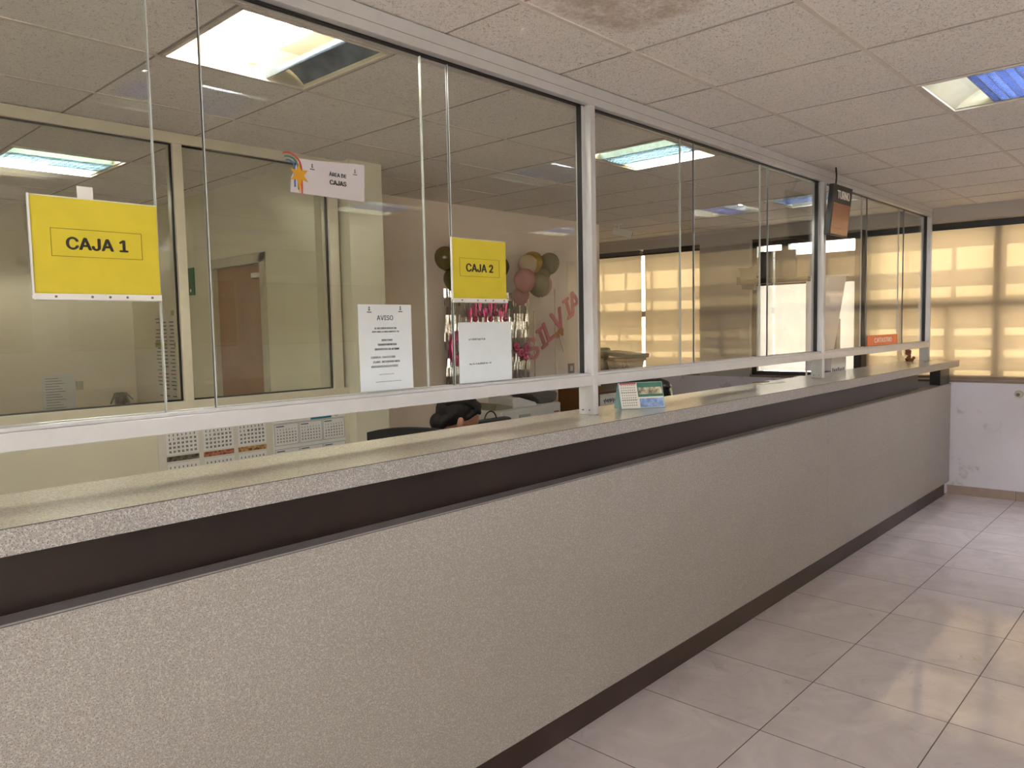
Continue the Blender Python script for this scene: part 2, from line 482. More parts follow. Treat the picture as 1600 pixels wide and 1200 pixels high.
# ------------------------------------------------------------------ sizes of the place
H = 2.60
XW, KW = 7.80, -0.055
def fx(y, d=0.0): return XW+d+KW*(y-1.8)      # window wall, not quite square to the counter
def fbox(mb, d0, d1, y0, y1, z0, z1):
    return mb.hexa([(fx(y0, d0), y0, z0), (fx(y0, d1), y0, z0), (fx(y1, d1), y1, z0), (fx(y1, d0), y1, z0)],
                   [(fx(y0, d0), y0, z1), (fx(y0, d1), y0, z1), (fx(y1, d1), y1, z1), (fx(y1, d0), y1, z1)])
X0, Y0 = -3.0, -4.4
ZT = 2.95

# floor, roof slab
struct('floor', MB().box(X0-.2, 8.3, Y0-.2, 7.0, -.1, 0), M['floor'])
struct('trim_roof_slab', MB().box(X0-.3, 8.4, Y0-.3, 7.1, ZT, ZT+.1), M['slab'])

# ceiling: T = .61 m tiles, lines at x = k*.61 and y = .407+k*.61
T = .61
YO = .4067
fixture_cells = {}
def cell(x, y): return (round(x/T), round((y-YO)/T))
FIX = [(1.22, 2.237, 'open'), (1.22, 4.677, 'x'), (3.66, 2.237, 'y'), (6.10, 2.237, 'y3'), (3.66, .407, 'x3'), (1.22, .407, 'x3'), (6.10, .407, 'x2'),
       (3.66, -1.423, 'x2'), (6.10, -1.423, 'x2'), (1.22, -1.423, 'x2'),
       (-1.22, 2.237, 'y'), (-1.22, 4.677, 'x'), (-1.22, .407, 'x2'), (-1.22, -1.423, 'x2')]  # this last row is unseen, added to brighten hall and office
for x, y, k in FIX: fixture_cells[cell(x, y)] = k
tiles = MB(); bars = MB()
for i in range(-5, 13):
    for j in range(-8, 11):
        x0, y0 = i*T, YO+j*T
        if (i, j) in fixture_cells: continue
        if x0 > 8.1: continue
        dz = random.uniform(0, .0022)
        x1, y1 = min(x0+T, 8.2), y0+T
        tiles.box(x0+.004, x1-.004, y0+.004, y1-.004, H+.001+dz, H+.014)
cross = MB()
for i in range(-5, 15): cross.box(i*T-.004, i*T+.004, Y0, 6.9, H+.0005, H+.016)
for j in range(-8, 12):
    y = YO+j*T
    if -4.4 < y < 6.9: bars.box(X0, 8.2, y-.009, y+.009, H-.001, H+.019)
struct('ceiling', tiles, M['ceil'])
struct('trim_ceiling_grid', bars, M['grid'])
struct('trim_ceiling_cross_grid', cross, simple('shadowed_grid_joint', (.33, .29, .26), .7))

# walls
wl = MB(); wl.box(X0-.15, X0, .25, 6.9, 0, ZT); wl.box(X0-.15, X0, Y0, .25, 2.45, ZT); wl.box(X0-.15, X0, Y0, Y0+.2, 0, 2.45)
struct('wall_left', wl, M['wall'])
struct('ground_bounce_added', MB().box(-14, X0-.2, -12, 8, -.12, -.02), M['concrete'])  # unseen pale ground, added to bounce daylight up onto the hall ceiling
struct('ground_outside_windows', MB().box(8.4, 18, -10, 12, -.12, -.02), M['concrete'])
we = sempty('window_9')      # unseen entrance glazing, added to let daylight fill the hall
m = MB()
for yy in (-4.17, -2.7, -1.25, .22): m.box(X0-.10, X0-.05, yy-.03, yy+.03, 0, 2.45)
m.box(X0-.10, X0-.05, -4.2, .25, 2.39, 2.45); m.box(X0-.10, X0-.05, -4.2, .25, 0, .08)
obj('window_frame', m, M['alu'], we)
obj('glass_pane', MB().box(X0-.078, X0-.072, -4.2, .25, .08, 2.39), M['glass'], we)
wb = MB()   # wall behind the camera, with a row of high windows
RW = [(-1.6, .2), (.5, 2.3), (2.6, 4.4), (4.7, 6.5)]
wb.box(X0, 8.2, Y0-.15, Y0, 0, 1.45); wb.box(X0, 8.2, Y0-.15, Y0, 2.2, ZT)
xs = X0
for a, b in RW:
    wb.box(xs, a, Y0-.15, Y0, 1.45, 2.2); xs = b
wb.box(xs, 8.2, Y0-.15, Y0, 1.45, 2.2)
struct('wall_rear', wb, M['wall'])

# window wall on the right
LZ, SZ = 2.475, 1.045
D_BL = .20
wf = MB()
fbox(wf, 0, .30, Y0, 6.45, 0, SZ-.02)
struct('wall_right_lower', wf, M['wall_low'])
wf = MB()
fbox(wf, 0, .30, Y0, 6.45, LZ, ZT)
fbox(wf, 0, .30, 3.70, 4.27, SZ-.02, LZ); fbox(wf, 0, .30, 6.02, 6.45, SZ-.02, LZ); fbox(wf, 0, .30, Y0, -2.6, SZ-.02, LZ)
struct('wall_right', wf, M['wall_grey'])
sl = MB(); fbox(sl, -.004, .30, -2.6, 3.70, SZ-.02, SZ); fbox(sl, -.004, .30, 4.27, 6.02, SZ-.02, SZ)
struct('trim_window_sill', sl, simple('sill_stone', (.17, .13, .11), .4))
# skirting in the hall
sk = MB(); fbox(sk, -.012, 0, Y0, 1.82, 0, .082)
struct('baseboard_right', sk, M['base'])
sk = MB()
y = 1.288
while y > Y0:
    fbox(sk, -.0128, -.0118, y-.0012, y+.0012, 0, .082); y -= .5368
struct('trim_skirting_joints', sk, M['seam'])

# windows behind the blinds: dark frames + outside glass
def window(n, y0, y1, mull, low, top=None):
    w = sempty('window_%d' % n)
    m = MB()
    fbox(m, .235, .285, y0, y1, LZ-.05, LZ); fbox(m, .235, .285, y0, y1, SZ, SZ+.045)
    fbox(m, .225, .285, y0, y1, 1.695, 1.765)
    for yy in (y0+.025, y1-.025): fbox(m, .235, .285, yy-.025, yy+.025, SZ, LZ)
    for yy in mull: fbox(m, .225, .285, yy-.034, yy+.034, SZ, LZ)
    for yy in low: fbox(m, .24, .28, yy-.022, yy+.022, SZ, 1.70)
    if top:
        for yy in top: fbox(m, .24, .28, yy-.03, yy+.03, 1.76, LZ)
    obj('window_frame', m, M['darkframe'], w)
    m = MB(); fbox(m, .255, .260, y0+.05, y1-.05, SZ+.04, LZ-.05)
    obj('glass_pane', m, M['glass2'], w)
    return w
window(1, -2.6, 2.62, [-1.9, -.78, .36, 1.51], [-1.3, -.2, .95, 1.90, 2.3])
window(2, 4.27, 6.02, [5.05], [5.40, 4.66])
w3 = sempty('window_3')
m = MB()
fbox(m, .06, .12, 2.62, 3.70, LZ-.075, LZ+.001); fbox(m, .06, .12, 2.62, 3.70, SZ, 1.085)
fbox(m, .06, .12, 2.62, 3.70, 1.985, 2.035)
for yy in (2.645, 3.675): fbox(m, .06, .12, yy-.025, yy+.025, SZ, LZ)
fbox(m, .06, .12, 3.32, 3.39, 2.0, LZ)
obj('window_frame', m, M['darkframe'], w3)
m = MB(); fbox(m, .07, .115, 2.67, 3.65, 2.035, 2.285); obj('window_board', m, simple('brown_window_board', (.40, .30, .21), .6), w3)
m = MB(); fbox(m, .06, .30, 2.60, 2.622, SZ, LZ); fbox(m, .06, .30, 3.68, 3.70, SZ, LZ); obj('window_jamb', m, M['darkframe'], w3)
m = MB(); fbox(m, .088, .093, 2.66, 3.66, SZ+.04, LZ-.07); obj('glass_pane', m, M['glass2'], w3)
m = MB(); fbox(m, .125, .128, 2.67, 3.64, 1.09, 1.985)
obj('frosted_film', m, blind_mat('white_window_film', (.42, .42, .42), (.29, .285, .29)), w3)

# outside the glass: slatted shading screen and pale ground, seen only as light and shade on the blinds
DZ = .40*math.tan(SUN_ELEV)
def screen(name, y0, y1, posts, label):
    t = thing(name, label, 'sunshade', (fx((y0+y1)/2, .42+D_BL), (y0+y1)/2, SZ-.3))
    m = MB(); bands = [(2.05, 2.25), (1.80, 1.895), (1.445, 1.51), (1.25, 1.312), (1.06, 1.125)]
    zs = [3.4]
    for a, b in bands: zs += [b+DZ, a+DZ]
    zs += [SZ-.3]
    for i in range(0, len(zs), 2):
        z1, z0 = zs[i], zs[i+1]
        fbox(m, .40+D_BL, .404+D_BL, y0, y1, z0, z1)
    obj('slat_panel', m, M['slatfab'], t)
    m = MB()
    for yy in posts: fbox(m, .39+D_BL, .42+D_BL, yy-.02, yy+.02, SZ-.3, 3.4)
    obj('post', m, M['concrete'], t)
M['slatfab'] = blind_mat('pale_shade_mesh', (.2, .18, .15), (.76, .73, .66))
screen('slatted_sunshade', -2.7, 2.6, [-2.3, -1.75, -1.1, -.6, 0, .52, 1.02, 1.47, 1.86, 2.25], 'pale slatted sunshade outside the right-hand hall window')
screen('slatted_sunshade', 4.2, 6.1, [4.6, 4.95, 5.3, 5.62], 'pale slatted sunshade outside the far office window')

# roller blinds
def blind(y0, y1, label, d=D_BL, name='roller_blind'):
    t = thing(name, label, 'blind', (fx((y0+y1)/2, d), (y0+y1)/2, SZ), group='orange roller blinds')
    m = MB(); n = 26
    vs = []; fs = []
    rows = 18
    for k in range(2):
        for i in range(n+1):
            y = y0+(y1-y0)*i/n
            for j in range(rows+1):
                z = SZ+.004+(LZ-.06-SZ)*j/rows
                w = .006*math.sin(y*5.1+z*1.3)*math.sin(z*4+y)
                vs.append((fx(y, d+w+k*.0012), y, z))
    q = (n+1)*(rows+1)
    for k in range(2):
        for i in range(n):
            for j in range(rows):
                a = k*q+i*(rows+1)+j; fs.append((a, a+1, a+rows+2, a+rows+1))
    m.faces(vs[:q], [f for f in fs if max(f) < q])
    obj('fabric', m, M['blind'], t, smooth=True)
    m = MB(); m.cone((fx(y0, d-.005), y0, LZ-.032), (fx(y1, d-.005), y1, LZ-.032), .028, .028, 14)
    fbox(m, d-.035, d-.030, y0, y1, LZ-.062, LZ-.001)
    obj('roller_cassette', m, M['black'], t)
    m = MB(); fbox(m, d-.008, d+.006, y0, y1, SZ+.002, SZ+.022); obj('bottom_bar', m, M['base'], t)
blind(.44, 2.60, 'orange roller blind past the far end of the speckled counter')
blind(-2.55, .41, 'orange roller blind furthest along the hall towards the viewer')
blind(4.30, 5.03, 'orange roller blind over the far office window, nearer the television', .12)
blind(5.075, 6.0, 'orange roller blind over the far office window, behind the storage tubs', .12)

# high windows behind the viewer
for i, (a, b) in enumerate(RW):
    w = sempty('window_%d' % (4+i))
    m = MB(); yb = Y0
    m.box(a, b, yb-.12, yb-.07, 2.15, 2.2); m.box(a, b, yb-.12, yb-.07, 1.45, 1.5)
    for xx in (a+.03, (a+b)/2, b-.03): m.box(xx-.03, xx+.03, yb-.12, yb-.07, 1.45, 2.2)
    obj('window_frame', m, M['darkframe'], w)
    m = MB(); m.box(a, b, yb-.045, yb-.043, 1.46, 2.19)
    obj('window_shade', m, M['blind'], w)

# inner office walls
PX0, PX1, PY = 2.70, 2.945, 3.79
struct('wall_column', MB().box(PX0, PX1, PY, 4.60, 0, ZT), M['wall_cream'])
struct('wall_back_office', MB().box(2.66, 6.14, 4.60, 4.75, 0, ZT), M['wall_pink'])
struct('wall_back_recess_side', MB().box(6.14, 6.26, 4.60, 6.45, 0, ZT), M['wall_pink'])
struct('wall_back_recess', MB().box(6.26, fx(6.45, .2), 6.45, 6.6, 0, ZT), M['wall'])
dm = MB()      # wall with the brown door, x = 2.58
dm.box(2.58, 2.66, 3.97, 4.55, 0, ZT); dm.box(2.58, 2.66, 5.33, 6.75, 0, ZT); dm.box(2.58, 2.66, 4.55, 5.33, 2.12, ZT)
struct('wall_door', dm, M['wall_cream'])
struct('wall_back', MB().box(X0, 2.66, 6.75, 6.9, 0, ZT), M['wall'])
d1 = sempty('door_1')
m = MB(); m.box(2.57, 2.67, 4.55, 4.62, 0, 2.12); m.box(2.57, 2.67, 5.27, 5.33, 0, 2.12); m.box(2.57, 2.67, 4.55, 5.33, 2.055, 2.12)
obj('door_frame', m, M['door_frame'], d1, bevel=.003)
lf = obj('door_leaf', MB().box(2.61, 2.65, 4.62, 5.27, .01, 2.055), M['door'], d1)
m = MB(); m.cone((2.61, 5.20, 1.0), (2.56, 5.20, 1.0), .012, .012); m.ball((2.55, 5.20, 1.0), .026)
obj('door_handle', m, simple('steel', (.5, .48, .45), .3, 1), lf, smooth=True)
m = MB().box(2.588, 2.61, 4.68, 4.76, 1.965, 1.995); obj('door_closer', m, M['white'], lf)

# ------------------------------------------------------------------ front counter
ct = thing('service_counter', 'long speckled beige laminate service counter running down the hall to the window wall', 'counter', (2.5, 2.0, 0))
CX0, CX1 = -3.0, 7.95
m = MB()
m.m = 0; m.quad((CX0, 1.78, 1.218), (CX1, 1.78, 1.218), (CX1, 2.172, 1.218), (CX0, 2.172, 1.218))
m.m = 1
m.quad((CX0, 1.78, 1.161), (CX1, 1.78, 1.161), (CX1, 1.78, 1.218), (CX0, 1.78, 1.218))
m.quad((CX0, 2.172, 1.161), (CX1, 2.172, 1.161), (CX1, 2.172, 1.218), (CX0, 2.172, 1.218))
m.quad((CX0, 1.78, 1.161), (CX0, 2.172, 1.161), (CX0, 2.172, 1.218), (CX0, 1.78, 1.218))
m.quad((CX1, 1.78, 1.161), (CX1, 2.172, 1.161), (CX1, 2.172, 1.218), (CX1, 1.78, 1.218))
m.quad((CX0, 1.78, 1.161), (CX1, 1.78, 1.161), (CX1, 2.172, 1.161), (CX0, 2.172, 1.161))
obj('countertop', m, [M['top'], M['fascia']], ct)
obj('edge_seam', MB().box(CX0, CX1, 1.7790, 1.7806, 1.2165, 1.2182), M['seam'], ct)
PXE = 7.765
obj('front_panel', MB().box(CX0, PXE, 1.80, 1.85, .122, 1.014), M['panel'], ct)
obj('ledge', MB().box(CX0, PXE, 1.797, 1.875, 1.0145, 1.0185), M['ledge'], ct)
obj('ledge_seam', MB().box(CX0, PXE, 1.7988, 1.7996, 1.0118, 1.0146), M['seam'], ct)
obj('recess_panel', MB().box(CX0, 6.95, 1.857, 1.90, 1.0186, 1.1605), M['dark'], ct)
obj('end_post', MB().box(PXE-.30, PXE-.002, 1.815, 1.90, 1.0186, 1.1605), M['black'], ct)
obj('kickboard', MB().box(CX0, PXE-.06, 1.824, 1.86, .001, .1215), M['kick'], ct)
parts('panel_joint', [(x, x+.0012, 1.7994, 1.80, .122, 1.012) for x in (2.386, 4.83, -.06)], simple('faint_joint', (.30, .28, .255), .5), ct)
m = MB(); m.ball((1.30, 1.8235, .036), (.022, .0009, .010)); m.ball((1.335, 1.8235, .05), (.03, .0009, .008)); m.ball((1.26, 1.8235, .022), (.02, .0009, .006))
obj('scuff_mark', m, M['scuff'], ct)
obj('inner_panel', MB().box(CX0, 6.95, 2.0, 2.03, .001, 1.1605), M['desk'], ct)

# ------------------------------------------------------------------ aluminium glass partition on the counter
GY = 1.972
pt = thing('glass_partition', 'long white aluminium partition with sliding clear panes standing on the speckled counter', 'glass partition', (2.5, 2.0, 1.218))
m = MB(); m.box(CX0, 7.74, GY, GY+.08, 2.522, H-.002); obj('header_rail', m, M['alu'], pt, bevel=.002)
m = MB(); m.box(CX0, 7.74, GY-.0005, GY+.0805, 2.552, 2.5545)
obj('header_groove', m, simple('shadow_groove', (.28, .24, .20), .5), pt)
m = MB(); m.box(CX0, 7.74, GY+.0012, GY+.079, 1.346, 1.389); m.box(CX0, 7.74, GY+.010, GY+.030, 1.389, 1.399); m.box(CX0, 7.74, GY+.052, GY+.080, 1.389, 1.399)
obj('bottom_rail', m, M['alu'], pt, bevel=.0015)
parts('glass_channel', [(CX0, 7.74, GY+.031, GY+.051, 1.389, 1.3955), (CX0, 7.74, GY+.0305, GY+.0515, 2.517, 2.5218)], M['alu_dark'], pt)
for a, b in ((2.631, 2.665), (5.184, 5.224), (7.705, 7.74)):
    m = MB(); m.box(a, b, GY, GY+.08, 1.2185, 2.5215)
    obj('post', m, M['alu'], pt, bevel=.002)
parts('jamb_channel', [(a, b, GY+.028, GY+.056, 1.399, 2.517) for a, b in ((2.608, 2.631), (5.162, 5.184), (7.684, 7.705))], M['alu'], pt)
parts('gasket', [(a, b, GY+.030, GY+.054, 1.399, 2.517) for a, b in ((2.606, 2.608), (5.160, 5.162), (7.682, 7.684))], M['alu_dark'], pt)
# small screws low on the posts
M['steel_screw'] = simple('steel_screw', (.2, .2, .2), .3, 1)
for a in (2.631, 5.184):
    for yy in (1.995, 2.03):
        m = MB(); m.cone((a+.0005, yy, 1.238), (a-.002, yy, 1.238), .0035, .0035, 8); obj('screw', m, M['steel_screw'], pt)
def pane(x0, x1, y, z0=1.396, z1=2.518, parent=pt, em=None, gm=None):
    t = .003
    m = MB(); m.m = 0
    m.quad((x0, y-t, z0), (x1, y-t, z0), (x1, y-t, z1), (x0, y-t, z1)); m.quad((x0, y+t, z0), (x1, y+t, z0), (x1, y+t, z1), (x0, y+t, z1))
    m.m = 1
    m.quad((x0, y-t, z0), (x0, y+t, z0), (x0, y+t, z1), (x0, y-t, z1)); m.quad((x1, y-t, z0), (x1, y+t, z0), (x1, y+t, z1), (x1, y-t, z1))
    return obj('glass_pane', m, [gm or M['glass'], em or M['edge']], parent)
GA, GB = 2.009, 2.020
for x0, x1, y in ((-2.4, .84, GA), (.977, 1.747, GB), (1.867, 2.612, GB), (2.67, 3.43, GB), (3.56, 4.33, GB), (4.43, 5.164, GB), (5.23, 6.04, GB), (6.15, 6.93, GB), (7.06, 7.69, GB)):
    pane(x0, x1, y)
# thin polished edge profiles on the sliding panes
for x in (.84, .977, 1.747, 1.867, 3.43, 3.56, 4.33, 4.43, 6.04, 6.15, 6.93, 7.06):
    yy = GA if x == .84 else GB
    s = -1 if x in (.84, 1.747, 3.43, 4.33, 6.04, 6.93) else 1
    parts('pane_edge_profile', [(min(x, x+s*.003), max(x, x+s*.003), yy-.0050, yy+.0050, 1.398, 2.518)], M['edge'], pt)

# ------------------------------------------------------------------ inner cashier-room partition (y = 3.85)
ip = thing('inner_glass_partition', 'cream aluminium glass partition on a low wall behind the calendars', 'glass partition', (0, 3.9, 1.2))
m = MB(); m.box(X0, PX0, 3.85, 3.93, 2.545, H-.002); obj('header_rail', m, M['alu_cream'], ip, bevel=.002)
m = MB(); m.box(X0, PX0, 3.85, 3.93, 1.205, 1.262); obj('bottom_rail', m, M['alu_cream'], ip, bevel=.002)
for a, b in ((1.704, 1.752), (2.60, 2.665), (-.3, -.21)):
    m = MB(); m.box(a, b, 3.85, 3.93, 1.262, 2.545); obj('post', m, M['alu_cream'], ip, bevel=.002)
for a, b in ((X0, 1.704), (1.752, 2.60)):
    m = MB()
    m.prism([(a, 1.262), (b, 1.262), (b, 2.545), (a, 2.545), (a, 2.537), (b-.008, 2.537), (b-.008, 1.270), (a, 1.270)], 'y', 3.868, 3.880)
    obj('gasket', m, M['alu_dark'], ip)
for a, b in ((-.21, 1.704), (1.752, 2.60)):
    pane(a, b, 3.895, 1.262, 2.545, ip, gm=M['glass2'])
struct('wall_low_inner', MB().box(X0, PX0, 3.86, 3.96, 0, 1.205), M['wall_cream'])

# ------------------------------------------------------------------ recessed ceiling lights
def fixture_body(kind):
    lou = M['louver_pale'] if kind in ('x', 'y') else M['louver']
    t = thing('ceiling_light', 'ceiling light', 'ceiling light')
    S = T/2-.012
    m = MB()       # frame lip and housing
    for sx in (-1, 1):
        m.box(*sorted((sx*(S-.012), sx*(S+.002))), -S, S, -.004, .004)
    for sy in (-1, 1): m.box(-S, S, *sorted((sy*(S-.012), sy*(S+.002))), -.004, .004)
    obj('frame', m, M['grid'], t, local=True)
    m = MB(); m.box(-S, S, -S, S, .135, .14)
    for sx in (-1, 1): m.box(*sorted((sx*S, sx*(S+.003))), -S, S, .004, .14)
    for sy in (-1, 1): m.box(-S, S, *sorted((sy*S, sy*(S+.003))), .004, .14)
    obj('housing', m, M['cream_metal'], t, local=True)
    if kind == 'open':
        for k in (-.23, -.135, -.04, .055):
            m = MB(); m.cone((k, -S+.03, .07), (k, S-.03, .07), .013, .013, 12); obj('tube', m, M['tube_open'], t, local=True, smooth=True)
        m = MB(); n = 10     # curved blue-grey reflector panel on one side, hanging open
        pts = [(.115+.17*i/n, .018+.10*math.cos(PI/2*i/n)*0+.05*math.sin(PI*i/n)) for i in range(n+1)]
        for i in range(n): m.quad((pts[i][0], -S+.01, pts[i][1]), (pts[i+1][0], -S+.01, pts[i+1][1]), (pts[i+1][0], S-.01, pts[i+1][1]), (pts[i][0], S-.01, pts[i][1]))
        m.box(.112, .118, -S+.01, S-.01, .004, .03)
        obj('reflector_flap', m, M['blue_metal'], t, local=True, smooth=True)
        for k in (-.23, -.135, -.04, .055):
            for s in (-1, 1): parts('lamp_holder', [(k-.014, k+.014, *sorted((s*(S-.03), s*(S-.012))), .05, .13)], M['white'], t, local=True)
        m = MB(); m.tube([(.08, .1, .13), (.10, .05, .10), (.085, -.02, .08), (.10, -.06, .11), (.09, -.12, .132)], .003, 6)
        obj('wire', m, M['white'], t, local=True)
        m = MB(); m.tube([(.02, .12, .13), (.0, .06, .10), (.03, 0, .09), (.02, -.05, .12)], .003, 6)
        obj('wire', m, M['white'], t, local=True)
        return t
    W = .115
    for s in (-1, 1):     # curved side wings
        m = MB(); n = 8
        prof = []
        for i in range(n+1):
            u = i/n; x = S-.012-(S-.012-W)*u; z = .006+.085*math.sin(u*PI/2)
            prof.append((s*x, z))
        for i in range(n): m.quad((prof[i][0], -S+.02, prof[i][1]), (prof[i+1][0], -S+.02, prof[i+1][1]), (prof[i+1][0], S-.02, prof[i+1][1]), (prof[i][0], S-.02, prof[i][1]))
        obj('wing_reflector', m, M['cream_metal'], t, local=True, smooth=True)
    for s in (-1, 1): parts('end_plate', [(-S+.012, S-.012, *sorted((s*(S-.02), s*(S-.012))), .006, .12)], M['cream_metal'], t, local=True)
    for k in (-.045, .045):
        m = MB(); m.cone((k, -S+.04, .085), (k, S-.04, .085), .013, .013, 12); obj('tube', m, {'x': M['tube'], 'x2': M['tube_hall'], 'x3': M['tube_dim']}[kind], t, local=True, smooth=True)
    m = MB()
    for x in (-W, -W*.71, -W*.43, -W*.14, W*.14, W*.43, W*.71, W): m.box(x-.0015, x+.0015, -S+.02, S-.02, .004, .045)
    nb = 18
    for i in range(nb+1):
        y = -S+.025+(2*S-.05)*i/nb
        m.box(-W, W, y-.001, y+.001, .006, .040)
    obj('louver_grid', m, lou, t, local=True)
    return t
protos = {}
LBL = {(1.22, 2.237): 'open ceiling light with bare tubes and a blue-grey flap above the first counter window',
       (1.22, 4.677): 'louvred ceiling light beyond the inner partition, above the cashier room',
       (3.66, 2.237): 'louvred ceiling light behind the glass just past the first aluminium post',
       (6.10, 2.237): 'small far louvred ceiling light beside the hanging number display',
       (3.66, .407): 'blue louvred ceiling light over the hall at the top right corner',
       (1.22, .407): 'blue louvred ceiling light over the hall, mirrored above the yellow CAJA 1 sign',
       (6.10, .407): 'blue louvred ceiling light over the hall nearest the window wall',
       (3.66, -1.423): 'louvred ceiling light over the rear of the hall, in the middle row',
       (6.10, -1.423): 'louvred ceiling light over the rear of the hall nearest the windows',
       (1.22, -1.423): 'louvred ceiling light over the rear of the hall, behind the viewer',
       (-1.22, 2.237): 'added unseen louvred ceiling light behind the glass, left of the open one',
       (-1.22, 4.677): 'added unseen louvred ceiling light over the left part of the cashier room',
       (-1.22, .407): 'added unseen blue louvred ceiling light over the hall nearest the added entrance, front row',
       (-1.22, -1.423): 'added unseen louvred ceiling light over the rear of the hall nearest the added entrance'}
for x, y, k in FIX:
    loc = (x+T/2, y+T/2, H)
    rz = PI/2 if k.startswith('x') else 0
    key = {'open': 'open', 'x': 'x', 'y': 'x', 'x2': 'x2', 'x3': 'x3', 'y3': 'x3'}[k]
    if key not in protos:
        p = fixture_body(key); protos[key] = p
        p.location = loc; p.rotation_euler = (0, 0, rz); p['label'] = LBL[(x, y)]; p['group'] = 'recessed ceiling lights'
    else:
        dup(protos[key], loc, LBL[(x, y)], 'recessed ceiling lights', rz)

# ------------------------------------------------------------------ signs on the glass
def caja(n, xc, y, label, w=.284, ztop=1.92, zbot=1.70):
    t = thing('counter_sign', label, 'sign', (xc, y, zbot-.015), group='yellow cashier signs')
    m = MB(); m.box(xc-w/2-.004, xc+w/2+.002, y+.004, y+.006, zbot-.012, ztop+.003)
    m.box(xc-w/2-.004, xc-w/2, y-.002, y+.006, zbot-.004, ztop+.003)
    m.prism([(y+.006, zbot-.016), (y-.006, zbot-.014), (y-.0065, zbot), (y-.0045, zbot), (y+.004, zbot-.010)], 'x', xc-w/2, xc+w/2)
    obj('acrylic_holder', m, M['white'], t)
    obj('yellow_card', MB().box(xc-w/2, xc+w/2, y+.001, y+.0035, zbot-.001, ztop), M['yellow'], t)
    m = MB(); a, b, c, d = xc-.102, xc+.102, 1.787, 1.852
    for r in ((a, b, d-.001, d), (a, b, c, c+.001), (a, a+.001, c, d), (b-.001, b, c, d)): m.box(r[0], r[1], y+.0002, y+.001, r[2], r[3])
    obj('border_line', m, M['ink_line'], t)
    lettering('lettering', [('CAJA '+n, .054, 0, 0)], M['ink'], t, (xc, y+.0008, 1.8185), bold=.030, extrude=.0005, sx=1.05)
    for i in (-.10, -.022, .018, .058, .118):
        m = MB(); m.cone((xc+i, y-.0062, zbot-.007), (xc+i, y-.0075, zbot-.007), .003, .003, 8); obj('rivet', m, M['ink_soft'], t)
    return t
caja('1', .692, 1.994, 'yellow sign reading CAJA 1 on the leftmost pane', ztop=1.923, zbot=1.70)
caja('2', 1.995, 2.004, 'yellow sign reading CAJA 2 on the pane left of the first post', .276, 1.92, 1.708)
t = thing('tape_strip', 'white strip of tape on the glass above the CAJA 1 sign', 'tape', (.70, 2.0, 1.92))
m = MB().box(.655, .690, 2.0035, 2.0055, 1.915, 1.955); obj('tape', m, M['white'], t)

t = thing('area_sign', 'pale lilac sign reading AREA DE CAJAS with orange star', 'sign', (1.36, 2.013, 2.0))
y = 2.014
m = MB(); m.prism([(1.262, 2.008), (1.495, 2.006), (1.499, 2.122), (1.285, 2.108), (1.262, 2.108), (1.25, 2.075), (1.236, 2.05), (1.232, 2.008)], 'y', y, y+.0025)
obj('card', m, M['paper_lilac'], t)
def arc_band(m, cx, cz, R, w, y0, y1, down):
    pts_o, pts_i = [], []
    for i in range(9):
        a = PI*.62*(1-i/8); pts_o.append((cx+(R+w)*math.cos(a), cz+(R+w)*math.sin(a)*.9)); pts_i.append((cx+R*math.cos(a), cz+R*math.sin(a)*.9))
    pts_o.append((cx+R+w, cz-down)); pts_i.append((cx+R, cz-down))
    for i in range(9):
        a, b, c, d = pts_o[i], pts_o[i+1], pts_i[i+1], pts_i[i]
        m.prism([a, b, c, d], 'y', y0, y1)
for R, w, mt, dn_ in ((.040, .005, M['red_ink'], .075), (.029, .005, M['green_ink'], .065), (.017, .005, M['blue_ink'], .058)):
    m = MB(); arc_band(m, 1.228, 2.082, R, w, y-.0012, y-.0002, dn_); obj('rainbow_stripe', m, mt, t)
m = MB(); pts = []
for i in range(12):
    r = .034 if i % 2 == 0 else .015
    if i == 6: r = .052
    a = PI/2+2*PI*i/12; pts.append((1.262+r*math.cos(a), 2.060+r*math.sin(a)))
cx = (1.262, 2.060)
for i in range(12): m.prism([cx, pts[i], pts[(i+1) % 12]], 'y', y-.0024, y-.0014)
obj('star', m, M['star'], t)
lettering('lettering', [('\u00c1REA DE', .0215, 0, .013, .02), ('CAJAS', .0265, 0, -.011, .03)], M['ink'], t, (1.398, y-.0004, 2.064), extrude=.0004)
m = MB()
def crest(m, x, z, s, y):
    m.ball((x, y, z+s*.9), (s*.32, .0006, s*.35), 6, 10); m.ball((x, y, z+s*.2), (s*.4, .0006, s*.35), 6, 10)
    m.box(x-s*.85, x+s*.85, y-.0005, y+.0005, z-s*.75, z-s*.4)
for x, z in ((1.308, 2.088), (1.462, 2.092)):
    m = MB(); crest(m, x, z, .009, y-.0006); obj('crest', m, M['ink_soft'], t)

t = thing('notice', 'pale blue-white AVISO notice taped on the second pane', 'notice', (1.563, 2.013, 1.40))
y = 2.013
obj('paper', MB().box(1.455, 1.671, y, y+.002, 1.403, 1.683), M['paper'], t)
lettering('lettering', [('AVISO', .030, -.005, .098, .0), ('SE RECIBEN PAGOS EN', .0115, -.005, .064, .0), ('VENTANILLA UNICAMENTE EN', .0105, -.005, .053, 0),
    ('EFECTIVO', .0125, 0, .025, .02), ('TRANSFERENCIAS', .0125, 0, .011, .02), ('DEPOSITOS EN AFIRME', .0125, 0, -.004, .02),
    ('CUENTA: 184107280', .0135, -.018, -.030, .0), ('CLABE: INTERBANCARIA', .0130, -.004, -.045, .0), ('002680001841072803', .0135, -.012, -.060, .0)],
    M['ink'], t, (1.566, y-.0004, 1.542), extrude=.0004)
parts('ruled_line', [(1.53, 1.59, y-.0006, y, 1.455, 1.4565), (1.515, 1.62, y-.0006, y, 1.431, 1.4325)], M['ink_soft'], t)
